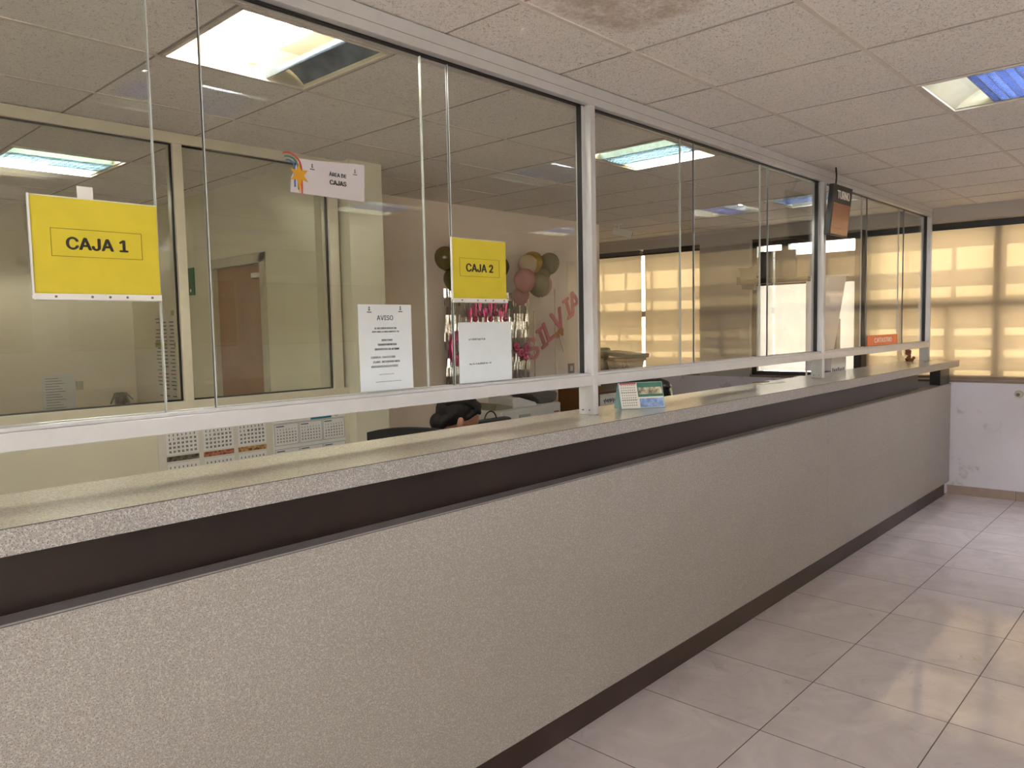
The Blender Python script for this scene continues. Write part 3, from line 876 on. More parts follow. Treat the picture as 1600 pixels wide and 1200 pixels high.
for x, z in ((1.498, 1.664), (1.625, 1.666)):
    m = MB(); crest(m, x, z, .010, y-.0004); obj('crest', m, M['ink_soft'], t)

t = thing('notice', 'nearly blank white sheet below the CAJA 2 sign', 'notice', (2.02, 2.01, 1.40))
obj('paper', MB().box(1.885, 2.160, 2.009, 2.011, 1.402, 1.622), M['paper'], t)
m = MB(); rq = random.Random(8)
for zz, x0, x1 in ((1.560, 1.935, 2.02), (1.470, 1.935, 2.045)):
    x = x0
    while x < x1:
        w = rq.uniform(.003, .006); m.box(x, x+w, 2.0084, 2.009, zz-rq.uniform(.002, .004), zz+rq.uniform(.002, .004)); x += w+rq.choice((.002, .002, .005))
obj('faded_print', m, M['ink_soft'], t)

t = thing('counter_sign', 'small orange sign reading CATASTRO at the foot of the far pane', 'sign', (6.55, 2.01, 1.40))
obj('orange_card', MB().box(6.17, 6.90, 2.006, 2.010, 1.402, 1.482), M['orange'], t)
lettering('lettering', [('CATASTRO', .070, 0, 0, .02)], M['white_ink'], t, (6.535, 2.0055, 1.442), extrude=.0004, sx=1.62)

# number display hanging over the counter
t = thing('queue_display', 'black hanging display reading TURNO with an amber screen', 'display', (5.2, 1.86, 2.14))
tilt = .10
A, B = 5.04, 5.37
def P(u, v, d):       # u across, v up, d depth; the face tips forward
    return (A+u*(B-A), 1.888-.035*v+d, 2.156+v*.318+d*.11)
def dbox(m, u0, u1, v0, v1, d0, d1):
    m.hexa([P(u0, v0, d0), P(u1, v0, d0), P(u1, v0, d1), P(u0, v0, d1)], [P(u0, v1, d0), P(u1, v1, d0), P(u1, v1, d1), P(u0, v1, d1)])
m = MB(); dbox(m, 0, 1, 0, 1, 0, .032); obj('case', m, M['black'], t, bevel=.004)
m = MB(); dbox(m, .06, .96, .03, .64, -.002, 0); obj('screen', m, M['turno'], t)
m = MB(); dbox(m, .04, .98, .02, .03, -.004, -.002); dbox(m, .04, .98, .64, .65, -.004, -.002); dbox(m, .06, .96, .155, .160, -.0035, -.002); obj('screen_frame', m, simple('bronze', (.12, .06, .03), .4, .5), t)
lettering('lettering', [('TURNO', .098, 0, 0, .02)], M['white_ink'], t, (5.205, 1.853, 2.413), extrude=.0008, sx=.90)
m = MB(); m.tube([(5.12, 1.875, 2.468), (5.16, 1.885, 2.54), (5.19, 1.90, 2.598)], .005, 6); obj('hanging_bracket', m, M['black'], t)

# ------------------------------------------------------------------ things on the counter
t = thing('desk_calendar', 'teal tent-fold desk calendar standing on the counter by the first post', 'calendar', (2.94, 1.965, 1.2182))
ax, ay = Vector((2.87, 1.998, 0)), Vector((3.06, 1.882, 0))
dirv = (ay-ax).normalized(); nrm = Vector((dirv.y, -dirv.x, 0))     # towards the viewer
LEN = (ay-ax).length*1.0; back = -nrm*.075
def CP(u, v, d=0.0):      # on the tilted front face
    p = ax+dirv*u*LEN - nrm*(.037*v) + nrm*d; return (p.x, p.y, 1.2185+.118*v)
m = MB()
b0, b1 = ax, ay
top0, top1 = ax-nrm*.037, ay-nrm*.037
def V3(p, z): return (p.x, p.y, z)
m.hexa([V3(b0, 1.2185), V3(b1, 1.2185), V3(b1-nrm*.003, 1.2185), V3(b0-nrm*.003, 1.2185)], [V3(top0, 1.3365), V3(top1, 1.3365), V3(top1-nrm*.003, 1.3365), V3(top0-nrm*.003, 1.3365)])
m.hexa([V3(b0-nrm*.075, 1.2185), V3(b1-nrm*.075, 1.2185), V3(b1-nrm*.078, 1.2185), V3(b0-nrm*.078, 1.2185)], [V3(top0-nrm*.001, 1.3365), V3(top1-nrm*.001, 1.3365), V3(top1-nrm*.004, 1.3365), V3(top0-nrm*.004, 1.3365)])
m.hexa([V3(b0, 1.2185), V3(b1, 1.2185), V3(b1-nrm*.078, 1.2185), V3(b0-nrm*.078, 1.2185)], [V3(b0, 1.2195), V3(b1, 1.2195), V3(b1-nrm*.078, 1.2195), V3(b0-nrm*.078, 1.2195)])
m.poly([V3(b0, 1.2185), V3(b0-nrm*.078, 1.2185), V3(top0-nrm*.002, 1.3365)])
obj('stand', m, simple('teal_card', (.20, .32, .33), .5), t)
def cpanel(name, u0, u1, v0, v1, mat, d=.001):
    m = MB(); m.hexa([CP(u0, v0, d), CP(u1, v0, d), CP(u1, v0, d-.0009), CP(u0, v0, d-.0009)], [CP(u0, v1, d), CP(u1, v1, d), CP(u1, v1, d-.0009), CP(u0, v1, d-.0009)])
    return obj(name, m, mat, t)
cpanel('page', .02, .985, .02, .99, M['paper_warm'])
cpanel('month_header', .04, .40, .93, .985, M['red_ink'], .002)
cpanel('photo_panel', .42, .985, .44, .985, M['green_ink'], .002)
cpanel('photo_panel', .44, .97, .54, .80, simple('mixed_photo_print', (.34, .30, .20), .5, 0, .7, 45), .003)
cpanel('photo_panel', .44, .97, .04, .38, M['sky_ink'], .002)
m = MB()
for (v0, v1) in ((.62, .635), (.34, .355)):
    m.hexa([CP(.04, v0, .002), CP(.40, v0, .002), CP(.40, v0, .001), CP(.04, v0, .001)], [CP(.04, v1, .002), CP(.40, v1, .002), CP(.40, v1, .001), CP(.04, v1, .001)])
for r in range(9):
    for c in range(7):
        u = .06+c*.048; v = .88-r*.095
        if abs(v-.63) < .03 or abs(v-.35) < .03: continue
        m.hexa([CP(u, v, .002), CP(u+.02, v, .002), CP(u+.02, v, .001), CP(u, v, .001)], [CP(u, v+.035, .002), CP(u+.02, v+.035, .002), CP(u+.02, v+.035, .001), CP(u, v+.035, .001)])
obj('date_print', m, M['ink_soft'], t)
t = thing('candy_ornament', 'small reddish-brown ornament at the far end of the counter', 'ornament', (7.62, 2.11, 1.218))
m = MB()
for i in range(14):
    a = random.random()*6.28; r = random.uniform(0, .035)
    m.ball((7.62+r*math.cos(a), 2.11+r*math.sin(a), 1.24+random.uniform(0, .09)), random.uniform(.012, .022), 6, 8)
obj('petals', m, simple('rust_red', (.30, .085, .05), .5), t, smooth=True)
m = MB(); m.cone((7.62, 2.11, 1.2185), (7.62, 2.11, 1.245), .032, .04, 14); obj('pot', m, M['brown'], t, smooth=False)
t = thing('papers', 'loose white papers with a pen near the second post', 'paper', (4.6, 2.12, 1.2182))
m = MB(); m.hexa([(4.50, 2.08, 1.2184), (4.74, 2.03, 1.2184), (4.80, 2.165, 1.2184), (4.56, 2.168, 1.2184)], [(4.50, 2.08, 1.2204), (4.74, 2.03, 1.2204), (4.80, 2.165, 1.2224), (4.56, 2.168, 1.2224)])
obj('sheet', m, M['white'], t)
m = MB(); m.cone((4.52, 2.15, 1.2262), (4.64, 2.10, 1.2262), .004, .003, 8); obj('pen', m, M['brown'], t)
t = thing('standing_card', 'small white printed card standing behind the second post', 'card', (5.95, 2.14, 1.218))
obj('card', MB().box(5.78, 6.08, 2.135, 2.14, 1.2185, 1.325), M['white'], t)
m = MB()
for i in range(7): m.box(5.80+i*.037, 5.82+i*.037, 2.1335, 2.135, 1.222, 1.232+.022*random.random())
obj('print', m, M['ink_soft'], t)

# ------------------------------------------------------------------ wall calendars on the low wall
def month_grid(m, x0, z0, w, h, y, rows=5, cols=7, dot=.0062, seed=0):
    rnd = random.Random(seed)
    for r in range(rows):
        for c in range(cols):
            x = x0+w*(c+.5)/cols; z = z0+h*(1-(r+.5)/rows)
            for k in range(2 if (r*7+c) > 8 else 1):
                dx = (k-.5)*dot*.9
                m.box(x+dx-dot*.26, x+dx+dot*.26, y-.0008, y, z-dot*.75, z+dot*.75)
                if rnd.random() < .6: m.box(x+dx-dot*.45, x+dx+dot*.45, y-.0008, y, z+dot*.5, z+dot*.8)
                if rnd.random() < .5: m.box(x+dx-dot*.45, x+dx+dot*.45, y-.0008, y, z-dot*.8, z-dot*.5)
t = thing('wall_calendar', 'large twelve-month wall calendar, left of the two hung below the inner glass', 'calendar', (1.86, 3.852, .45), group='wall calendars on the low wall')
y = 3.857
obj('sheet', MB().box(1.56, 2.165, y, y+.003, .45, 1.20), M['paper_warm'], t)
m = MB(); dt = MB()
dt2 = []
for j in range(3):
    for i in range(3):
        x0 = 1.60+i*.19; z0 = 1.055-j*.165-.005-i*.0
        z0 = 1.000-j*.165
        m.box(x0, x0+.165, y-.0012, y, z0-.005, z0+.115)
        month_grid(dt, x0+.008, z0, .15, .105, y-.0012, 5, 7, .0068, seed=j*3+i)
obj('month_block', m, M['white'], t); obj('date_print', dt, M['ink'], t)
k = 0
for j in range(3):
    for i in range(3):
        x0 = 1.60+i*.19; z0 = 1.000-j*.165-.005
        mm = [simple('leafy_photo', (.10, .09, .06), .5, 0, .8, 60), simple('red_food_photo', (.28, .10, .05), .5, 0, .8, 60), simple('orange_food_photo', (.34, .19, .07), .5, 0, .8, 60)][i]
        m = MB().box(x0, x0+.165, y-.0014, y, z0-.033, z0-.008); obj('photo_strip', m, mm, t)
t = thing('wall_calendar', 'white bordered wall calendar with a teal heading, right of the two below the inner glass', 'calendar', (2.42, 3.852, .6), group='wall calendars on the low wall')
obj('sheet', MB().box(2.185, 2.665, y, y+.003, .60, 1.20), M['white'], t)
m = MB(); dt = MB()
for j in range(3):
    z0 = .965-j*.14
    for i in range(3):
        x0 = 2.197+i*.157
        for r in ((x0, x0+.15, z0, z0+.0015), (x0, x0+.15, z0+.118, z0+.1195), (x0, x0+.0012, z0, z0+.119), (x0+.149, x0+.1502, z0, z0+.119)): m.box(r[0], r[1], y-.0012, y, r[2], r[3])
        month_grid(dt, x0+.01, z0+.012, .13, .085, y-.0003, 5, 7, .005, seed=40+j*3+i)
        dt.box(x0+.01, x0+.06, y-.0008, y, z0+.104, z0+.110)
for rr in (1.140, 1.128, 1.115, 1.103): dt.box(2.21, 2.21+.12+.03*math.sin(rr*99), y-.0008, y, rr, rr+.003)
m.box(2.192, 2.660, y-.0012, y, 1.088, 1.0895)
dt.torus((2.392, y-.0004, 1.118), .012, .0012, 'y', 16, 5); dt.torus((2.605, y-.0004, 1.112), .014, .0012, 'y', 16, 5, 1.0)
obj('ruling', m, M['ink_soft'], t); obj('date_print', dt, M['ink_soft'], t)
obj('teal_heading', MB().box(2.43, 2.57, y-.0012, y, 1.092, 1.13), M['teal'], t)

# ------------------------------------------------------------------ cashier room behind the inner glass
t = thing('wall_calendar', 'tall narrow planner calendar on the wall left of the brown door', 'calendar', (2.575, 6.08, 1.05))
obj('sheet', MB().box(2.572, 2.577, 5.80, 6.33, 1.06, 1.80), M['paper_warm'], t)
for nm, mt, seed in (('coloured_heading', M['lime'], 1), ('print', M['ink_soft'], 2), ('red_print', M['red_ink'], 3)):
    m = MB(); rnd = random.Random(seed)
    if nm == 'coloured_heading':
        m.box(2.570, 2.572, 5.83, 5.98, 1.745, 1.785); m.box(2.570, 2.572, 6.1, 6.30, 1.50, 1.54); m.box(2.570, 2.572, 5.83, 5.95, 1.50, 1.54)
    else:
        for i in range(22):
            z = 1.72-i*.029
            for yy in (5.83, 5.95, 6.08, 6.20):
                if (seed == 3) == (rnd.random() < .2): m.box(2.570, 2.572, yy, yy+.09*rnd.uniform(.5, 1), z, z+.009)
    obj(nm, m, mt, t)
t = thing('evacuation_sign', 'small green safety sign on the wall beside the brown door', 'sign', (2.575, 5.62, 1.88))
obj('board', MB().box(2.571, 2.577, 5.56, 5.70, 1.885, 2.085), M['green'], t)
m = MB(); m.ball((2.570, 5.66, 2.03), (.001, .012, .014), 6, 8); m.ball((2.570, 5.66, 1.97), (.001, .012, .02), 6, 8); m.ball((2.570, 5.62, 1.92), (.001, .012, .012), 6, 8)
obj('symbol', m, M['white_ink'], t)
t = thing('pinned_sheet', 'faint pinned paper sheet on the back wall of the cashier room', 'paper', (1.95, 6.74, 1.0))
obj('sheet', MB().box(1.87, 2.10, 6.742, 6.748, 1.0, 1.30), M['paper'], t)
m = MB()
for i in range(12): m.box(1.89, 1.99+.02*(i % 3), 6.740, 6.742, 1.27-i*.021, 1.274-i*.021)
obj('print', m, M['ink_soft'], t)
t = thing('pinned_sheet', 'small torn paper beside the larger pinned sheet on the back wall', 'paper', (2.13, 6.74, 1.2))
obj('sheet', MB().box(2.115, 2.165, 6.742, 6.748, 1.17, 1.24), simple('grey_scrap', (.33, .32, .26), .7), t)
t = thing('potted_plant', 'dry potted plant on the sill left of the planner calendar', 'plant', (2.33, 6.45, 0))
m = MB()
for i in range(16):
    a = random.random()*6.28; r = random.uniform(.03, .10)
    m.tube([(2.33, 6.45, .98), (2.33+r*.5*math.cos(a), 6.45+r*.5*math.sin(a), 1.14), (2.33+r*math.cos(a), 6.45+r*math.sin(a), 1.02+random.uniform(.02, .10))], .007, 5)
obj('leaves', m, M['plant'], t)
m = MB(); m.cone((2.33, 6.45, .88), (2.33, 6.45, 1.0), .05, .065, 14); obj('pot', m, M['brown'], t)
m = MB(); m.box(2.15, 2.5, 6.3, 6.6, .80, .88); m.box(2.17, 2.20, 6.32, 6.35, 0, .80); m.box(2.45, 2.48, 6.32, 6.35, 0, .80); m.box(2.17, 2.20, 6.55, 6.58, 0, .80); m.box(2.45, 2.48, 6.55, 6.58, 0, .80)
obj('stand', m, M['desk'], t)

# ------------------------------------------------------------------ back wall party decorations
BY = 4.60
bal = [((4.11, 4.47, 2.148), .088, 'balloon_olive', 'olive green balloon at the left end of the cluster'),
       ((4.195, 4.46, 1.985), .092, 'balloon_olive', 'olive green balloon below the leftmost balloon'),
       ((4.235, 4.51, 2.235), .07, 'balloon_pink', 'pink balloon peeking above the leftmost olive balloon'),
       ((5.00, 4.44, 2.135), .085, 'balloon_cream', 'cream balloon just right of the CAJA 2 sign'),
       ((5.135, 4.50, 2.165), .095, 'balloon_gold', 'gold yellow balloon in the middle of the cluster'),
       ((5.33, 4.47, 2.165), .092, 'balloon_moss', 'moss green balloon at the right end of the cluster'),
       ((4.915, 4.40, 1.995), .098, 'balloon_pink', 'pink balloon half hidden by the CAJA 2 sign'),
       ((5.07, 4.38, 1.965), .100, 'balloon_moss', 'moss green balloon at the bottom of the cluster'),
       ((5.21, 4.46, 1.965), .092, 'balloon_pink', 'pink balloon low on the right of the cluster'),
       ((5.31, 4.53, 2.06), .065, 'balloon_moss', 'small moss green balloon under the rightmost one'),
       ((4.97, 4.50, 1.87), .075, 'balloon_pink', 'pink balloon lowest in the cluster, above the silver tinsel'),
       ((4.42, 4.47, 2.12), .09, 'balloon_cream', 'cream balloon behind the left half of the CAJA 2 sign'),
       ((4.58, 4.47, 2.06), .09, 'balloon_pink', 'pink balloon behind the CAJA 2 sign'),
       ((4.66, 4.46, 2.10), .09, 'balloon_olive', 'olive balloon behind the right half of the CAJA 2 sign')]
LAY = [4.40, 4.40, 4.53, 4.40, 4.51, 4.51, 4.27, 4.27, 4.42, 4.52, 4.42, 4.51, 4.40, 4.51]
for bi, (c, r, mt, lb) in enumerate(bal):
    k = LAY[bi]/c[1]; c = (c[0]*k-(.04 if bi < 2 else 0), LAY[bi], 1.6+(c[2]-1.6)*k); r = r*k*.96
    t = thing('balloon', lb, 'balloon', (c[0], c[1], c[2]-r), group='party balloons')
    m = MB(); m.ball(c, (r, r, r*1.10), 16, 22, fn=lambda v: (v[0]*(1+.10*v[2]), v[1]*(1+.10*v[2]), v[2]))
    obj('skin', m, M[mt], t, smooth=True)
    m = MB(); m.cone((c[0], c[1], c[2]-r*1.16), (c[0], c[1], c[2]-r*1.06), .012, .004, 10); obj('knot', m, M[mt], t)
def tinsel(x0, x1, z0, z1, label, n):
    m = MB(); rnd = random.Random(int(x0*100))
    for i in range(n):
        x = x0+(x1-x0)*rnd.random(); yy = BY-.02-rnd.random()*.05; w = .004
        zz = z1; a = rnd.random()*3
        px, py = x, yy
        while zz > z0:
            nz = zz-.07; nx = x+.006*math.sin(a+zz*13); ny = yy+.004*math.cos(a*2+zz*17)
            ww = w*math.cos(a+zz*20)
            m.hexa([(nx-w, ny-ww, nz), (nx+w, ny+ww, nz), (nx+w, ny+ww+.0006, nz), (nx-w, ny-ww+.0006, nz)], [(px-w, py-ww, zz), (px+w, py+ww, zz), (px+w, py+ww+.0006, zz), (px-w, py-ww+.0006, zz)])
            px, py, zz = nx, ny, nz
    o = obj('tinsel_curtain', m, M['tinsel']); tag(o, label, 'tinsel', 'silver tinsel curtains', 'stuff')
tinsel(4.13, 4.27, .85, 1.92, 'silver tinsel curtain strip hanging from the left olive balloons', 34)
tinsel(4.93, 5.13, .85, 1.86, 'silver tinsel curtain strip hanging right of the blank sheet', 44)
tinsel(4.32, 4.88, 1.30, 1.90, 'silver tinsel curtain hanging between the two signs', 70)
rnd = random.Random(5)
for i in range(8):
    x = 4.36+i*.060; z = 1.63+.045*(i % 3)
    t = thing('paper_tassel', 'pink foil tassel in the row between the CAJA 2 sign and the blank sheet', 'tassel', (x, BY-.09, z), group='pink foil tassels')
    m = MB(); m.ball((x, BY-.09, z), .024, 8, 10)
    for k in range(9):
        a = rnd.random()*6.28; m.cone((x, BY-.09, z+.01), (x+.02*math.cos(a), BY-.09+.012*math.sin(a), z+.10+.04*rnd.random()), .003, .006, 5)
    obj('fringe', m, M['pink_foil'], t)
t = thing('foil_ring', 'pink foil zero-shaped ring at the left tinsel strip', 'decoration', (4.19, 4.49, 1.33), group='pink foil decorations')
obj('ring', MB().torus((4.19, 4.49, 1.44), .055, .028, 'y', 28, 12, 1.75), M['pink_foil'], t, smooth=True)
for x, z in ((4.90, 1.43), (4.96, 1.38), (5.04, 1.42), (5.02, 1.35)):
    t = thing('foil_rosette', 'pink foil rosette at the right tinsel strip', 'decoration', (x, 4.50, z), group='pink foil rosettes')
    m = MB()
    for k in range(8):
        a = k*PI/4; m.ball((x+.026*math.cos(a), 4.50, z+.026*math.sin(a)), (.019, .012, .019), 6, 8)
    m.ball((x, 4.495, z), .018, 6, 8)
    obj('petals', m, M['pink_foil'], t, smooth=True)
ang = math.radians(35)
for i, ch in enumerate('SILVIA'):
    u = [0, .165, .28, .45, .64, .76][i]
    x = 5.22+u*math.cos(ang); z = 1.345+u*math.sin(ang)+.03
    t = thing('letter_cutout', 'pink glitter letter %s, number %s in the name slanting up the back wall' % (ch, ['one', 'two', 'three', 'four', 'five', 'six'][i]), 'letter', (x, BY-.006, z), group='pink letters on the back wall')
    lettering('letter', [(ch, .37, 0, 0, .022)], M['pink_card'], t, (x, BY-.006, z+.03), extrude=.004, rot=ang*.75)
t = thing('butterfly_sticker', 'orange cut-out on a stick against the back wall', 'decoration', (5.64, BY-.01, 1.25))
m = MB(); m.tube([(5.60, BY-.008, 1.50), (5.66, BY-.008, 1.36)], .002, 5); obj('stick', m, M['brown'], t)
m = MB()
for dx, dz, r in ((-.04, -.01, .035), (0, .02, .03), (.035, .035, .033), (-.01, -.02, .02), (.04, 0, .025)): m.ball((5.60+dx, BY-.01, 1.53+dz), (r, .003, r*.8), 6, 10)
obj('cutout', m, simple('copper_card', (.42, .17, .04), .5), t)
t = thing('light_switch', 'metal light switch plate low on the back wall', 'switch', (5.78, BY-.004, 1.15))
obj('plate', MB().box(5.735, 5.825, BY-.007, BY-.001, 1.15, 1.245), simple('bronze_plate', (.24, .18, .13), .4, .3), t, bevel=.002)
obj('rocker', MB().box(5.762, 5.798, BY-.011, BY-.007, 1.175, 1.222), M['white'], t)
for x, z0, z1 in ((5.25, 1.05, 1.75), (5.55, 1.05, 1.95)):
    t = thing('ribbon', 'thin shiny ribbon hanging down the back wall near the pink letters', 'ribbon', (x, BY-.005, z0), group='ribbons on the back wall')
    m = MB().box(x-.006, x+.006, BY-.004, BY-.001, z0, z1); obj('strip', m, simple('satin', (.72, .58, .45), .2, .5), t)

# ------------------------------------------------------------------ desk, machine and boxes by the back wall
t = thing('desk', 'long pale desk against the back wall under the decorations', 'desk', (4.9, 4.3, 0))
obj('desktop', MB().box(3.3, 6.1, 3.98, 4.595, .72, .75), M['desk'], t, bevel=.003)
for x in (3.34, 4.7, 6.03):
    obj('leg', MB().box(x, x+.03, 4.0, 4.57, 0, .72), M['desk'], t)
t = thing('printer', 'bulky white office printer on the back desk with papers on top', 'printer', (4.6, 4.3, .75))
obj('body', MB().box(4.30, 4.82, 4.12, 4.50, .751, .945), M['white'], t, bevel=.012)
obj('side_tray', MB().box(4.82, 5.08, 4.16, 4.50, .751, .955), M['white'], t, bevel=.01)
m = MB(); m.box(4.50, 4.64, 4.114, 4.12, .865, .90); obj('control_panel', m, simple('grey_panel', (.40, .42, .42), .3), t, bevel=.002)
m = MB(); m.box(4.31, 4.80, 4.115, 4.12, .825, .829); m.box(4.83, 5.06, 4.156, 4.16, .85, .853); obj('seam', m, M['ink_soft'], t)
obj('logo_mark', MB().box(4.99, 5.05, 4.157, 4.16, .875, .885), M['red_ink'], t)
m = MB(); m.prism([(4.52, .946), (4.82, .946), (4.80, .975), (4.60, 1.03), (4.52, 1.03)], 'y', 4.2, 4.48); obj('scanner_lid', m, M['white'], t, bevel=.006)
t = thing('paper_tray', 'olive paper tray resting on the left of the white printer', 'tray', (4.40, 4.3, .945))
m = MB(); m.prism([(4.31, .9465), (4.515, .9465), (4.515, .965), (4.33, 1.0)], 'y', 4.2, 4.45); obj('tray', m, simple('olive_tray', (.30, .29, .19), .5), t)
t = thing('grey_tray', 'dark grey curved lid lying on the right of the printer', 'tray', (4.93, 4.3, .955))
m = MB(); m.prism([(4.84, .957), (5.02, .957), (5.07, .975), (5.085, 1.03), (5.06, 1.05), (4.72, 1.05), (4.80, 1.01), (4.84, .985)], 'y', 4.2, 4.47); obj('lid', m, M['greycloth'], t, bevel=.006)
t = thing('wooden_box', 'upright brown wooden board on the back desk left of the post', 'box', (5.5, 4.35, .75))
obj('board', MB().box(5.36, 5.72, 4.18, 4.42, .751, 1.045), M['brown'], t, bevel=.004)
t = thing('picture_frame', 'brown framed paper with handwriting right of the first post', 'frame', (4.97, 3.62, .75))
obj('frame', MB().box(4.86, 5.20, 3.62, 3.64, .80, 1.075), simple('brown_frame', (.13, .05, .025), .4), t, bevel=.003)
obj('paper', MB().box(4.91, 5.19, 3.615, 3.62, .945, 1.055), M['white'], t)
m = MB(); m.tube([(4.95+.009*i, 3.613, 1.0+.018*math.sin(i*2.4)+.004*math.sin(i*5)) for i in range(22)], .0028, 5); obj('handwriting', m, M['ink_soft'], t)
obj('stand', MB().box(4.88, 5.18, 3.641, 3.72, .751, .80), M['brown'], t)
t = thing('monitor', 'black computer monitor behind the framed paper and desk calendar', 'monitor', (5.3, 3.7, .75))
m = MB(); m.box(5.25, 5.78, 3.66, 3.70, .85, 1.155); obj('screen', m, M['black'], t, bevel=.004)
m = MB(); m.box(5.48, 5.54, 3.70, 3.73, .76, .95); m.box(5.38, 5.64, 3.62, 3.80, .751, .762); obj('stand', m, M['black'], t)
t = thing('desk', 'office desk under the black monitor', 'desk', (5.1, 3.6, 0))
obj('desktop', MB().box(4.6, 5.9, 3.3, 3.90, .72, .75), M['desk'], t, bevel=.003)
for x in (4.64, 5.83): obj('leg', MB().box(x, x+.03, 3.33, 3.87, 0, .72), M['desk'], t)

# storage tubs near the far office window
t = thing('cabinet', 'low filing cabinet under the tubs by the far window', 'cabinet', (6.9, 4.85, 0))
cb_ = obj('body', MB().box(6.60, 7.20, 4.50, 5.30, 0, 1.10), simple('grey_cabinet', (.30, .28, .25), .5), t, bevel=.004)
for z in (.08, .42, .76): d_ = obj('drawer', MB().box(6.592, 6.60, 4.54, 5.26, z, z+.30), simple('grey_drawer', (.34, .32, .28), .5), t); obj('handle', MB().box(6.578, 6.592, 4.82, 4.98, z+.2, z+.22), M['ink_soft'], d_)
def tub(x, y, z, w, d, h, label, lid=True, lm='tublid'):
    t = thing('storage_tub', label, 'storage tub', (x, y, z), group='storage tubs by the far window')
    m = MB(); a = .02
    m.hexa([(x-w/2+a, y-d/2+a, z), (x+w/2-a, y-d/2+a, z), (x+w/2-a, y+d/2-a, z), (x-w/2+a, y+d/2-a, z)], [(x-w/2, y-d/2, z+h), (x+w/2, y-d/2, z+h), (x+w/2, y+d/2, z+h), (x-w/2, y+d/2, z+h)])
    obj('tub', m, M['tub'], t, bevel=.012)
    if lid: obj('lid', MB().box(x-w/2-.012, x+w/2+.012, y-d/2-.012, y+d/2+.012, z+h-.012, z+h+.018), M['cardboard'], t, bevel=.006)
tub(6.78, 5.02, 1.101, .30, .36, .13, 'beige storage tub furthest left under the green cloth')
tub(6.82, 4.68, 1.101, .34, .26, .13, 'beige storage tub under the long grey-green lid')
t = thing('box_lid', 'long dark grey-green lid lying tilted on the storage tubs', 'lid', (6.82, 4.75, 1.252))
m = MB(); m.prism([(4.50, 1.252), (4.92, 1.285), (4.92, 1.33), (4.50, 1.295)], 'x', 6.66, 7.0); obj('lid', m, M['tublid'], t, bevel=.006)
t = thing('folded_cloth', 'folded olive cloth on top of the left storage tub', 'cloth', (6.78, 5.05, 1.252))
m = MB().box(6.64, 6.92, 4.94, 5.17, 1.252, 1.36); obj('cloth', m, M['moss'], t, bevel=.02)
t = thing('paper_flag', 'small coral paper flag above the folded olive cloth', 'decoration', (6.78, 5.04, 1.36))
m = MB().prism([(5.06, 1.40), (4.99, 1.405), (5.04, 1.46)], 'x', 6.76, 6.764); obj('flag', m, M['orange'], t)
m = MB().cone((6.762, 5.06, 1.361), (6.762, 5.05, 1.45), .002, .002, 6); obj('stick', m, M['brown'], t)
t = thing('paper_bag', 'white printed packet in front of the storage tubs', 'packet', (6.58, 4.60, 1.1))
m = MB().hexa([(6.61, 4.50, 1.101), (6.64, 4.50, 1.101), (6.64, 4.64, 1.101), (6.61, 4.64, 1.101)], [(6.62, 4.51, 1.20), (6.64, 4.51, 1.20), (6.64, 4.62, 1.20), (6.62, 4.62, 1.20)]); obj('packet', m, simple('printed_packet', (.45, .43, .40), .5, 0, .7, 60), t)

# television with bracket in front of the unblinded window
t = thing('television', 'grey-screened television mounted before the unblinded window', 'television', (7.3, 3.24, 2.0))
t_y0, t_y1 = 3.06, 3.44
obj('screen', MB().box(7.34, 7.38, t_y0, t_y1, 2.035, 2.30), M['screen'], t, bevel=.004)
obj('lower_bezel', MB().box(7.325, 7.385, 2.93, 3.56, 1.985, 2.033), M['black'], t, bevel=.004)
m = MB(); m.prism([(3.49, 1.93), (3.62, 1.94), (3.64, 2.12), (3.66, 2.16), (3.56, 2.15), (3.48, 2.17)], 'x', 7.35, 7.40); m.box(7.38, 7.62, 3.56, 3.60, 2.02, 2.06)
obj('wall_bracket', m, simple('grey_bracket', (.10, .095, .09), .4), t, bevel=.003)
obj('bracket_arm', MB().box(7.60, fx(3.78)-.006, 3.56, 3.80, 2.0, 2.08), M['black'], t)
t = thing('grey_box', 'plain grey box on the sill of the unblinded window', 'box', (7.72, 2.98, SZ))
obj('body', MB().box(7.66, 7.76, 2.78, 2.98, SZ+.001, 1.62), simple('grey_box_paint', (.26, .24, .22), .5), t, bevel=.004)
m = MB()
for i in range(5): m.box(7.658, 7.66, 2.80, 2.96, 1.2+i*.08, 1.204+i*.08)
obj('vent_slot', m, M['ink_soft'], t)
t = thing('white_cloth_banner', 'white cloth screen hanging beside the second post with a slanted edge', 'banner', (7.5, 2.8, 1.15))
m = MB(); m.prism([(3.02, 1.12), (2.78, 1.12), (2.64, 2.02), (3.02, 2.02)], 'x', 7.50, 7.504)
obj('cloth', m, blind_mat('white_banner_cloth', (.46, .44, .45), (.50, .48, .51)), t)
m = MB(); m.cone((7.50, 2.62, 2.03), (7.50, 3.04, 2.03), .012, .012, 10); obj('top_rod', m, M['white'], t)
m = MB(); m.cone((7.52, 3.02, 1.05), (7.52, 3.02, 2.04), .01, .01, 8); m.box(7.46, 7.58, 2.9, 3.12, 1.046, 1.06); m.box(7.44, 7.62, 2.98, 3.06, 1.046, 1.058); obj('stand', m, M['white'], t)
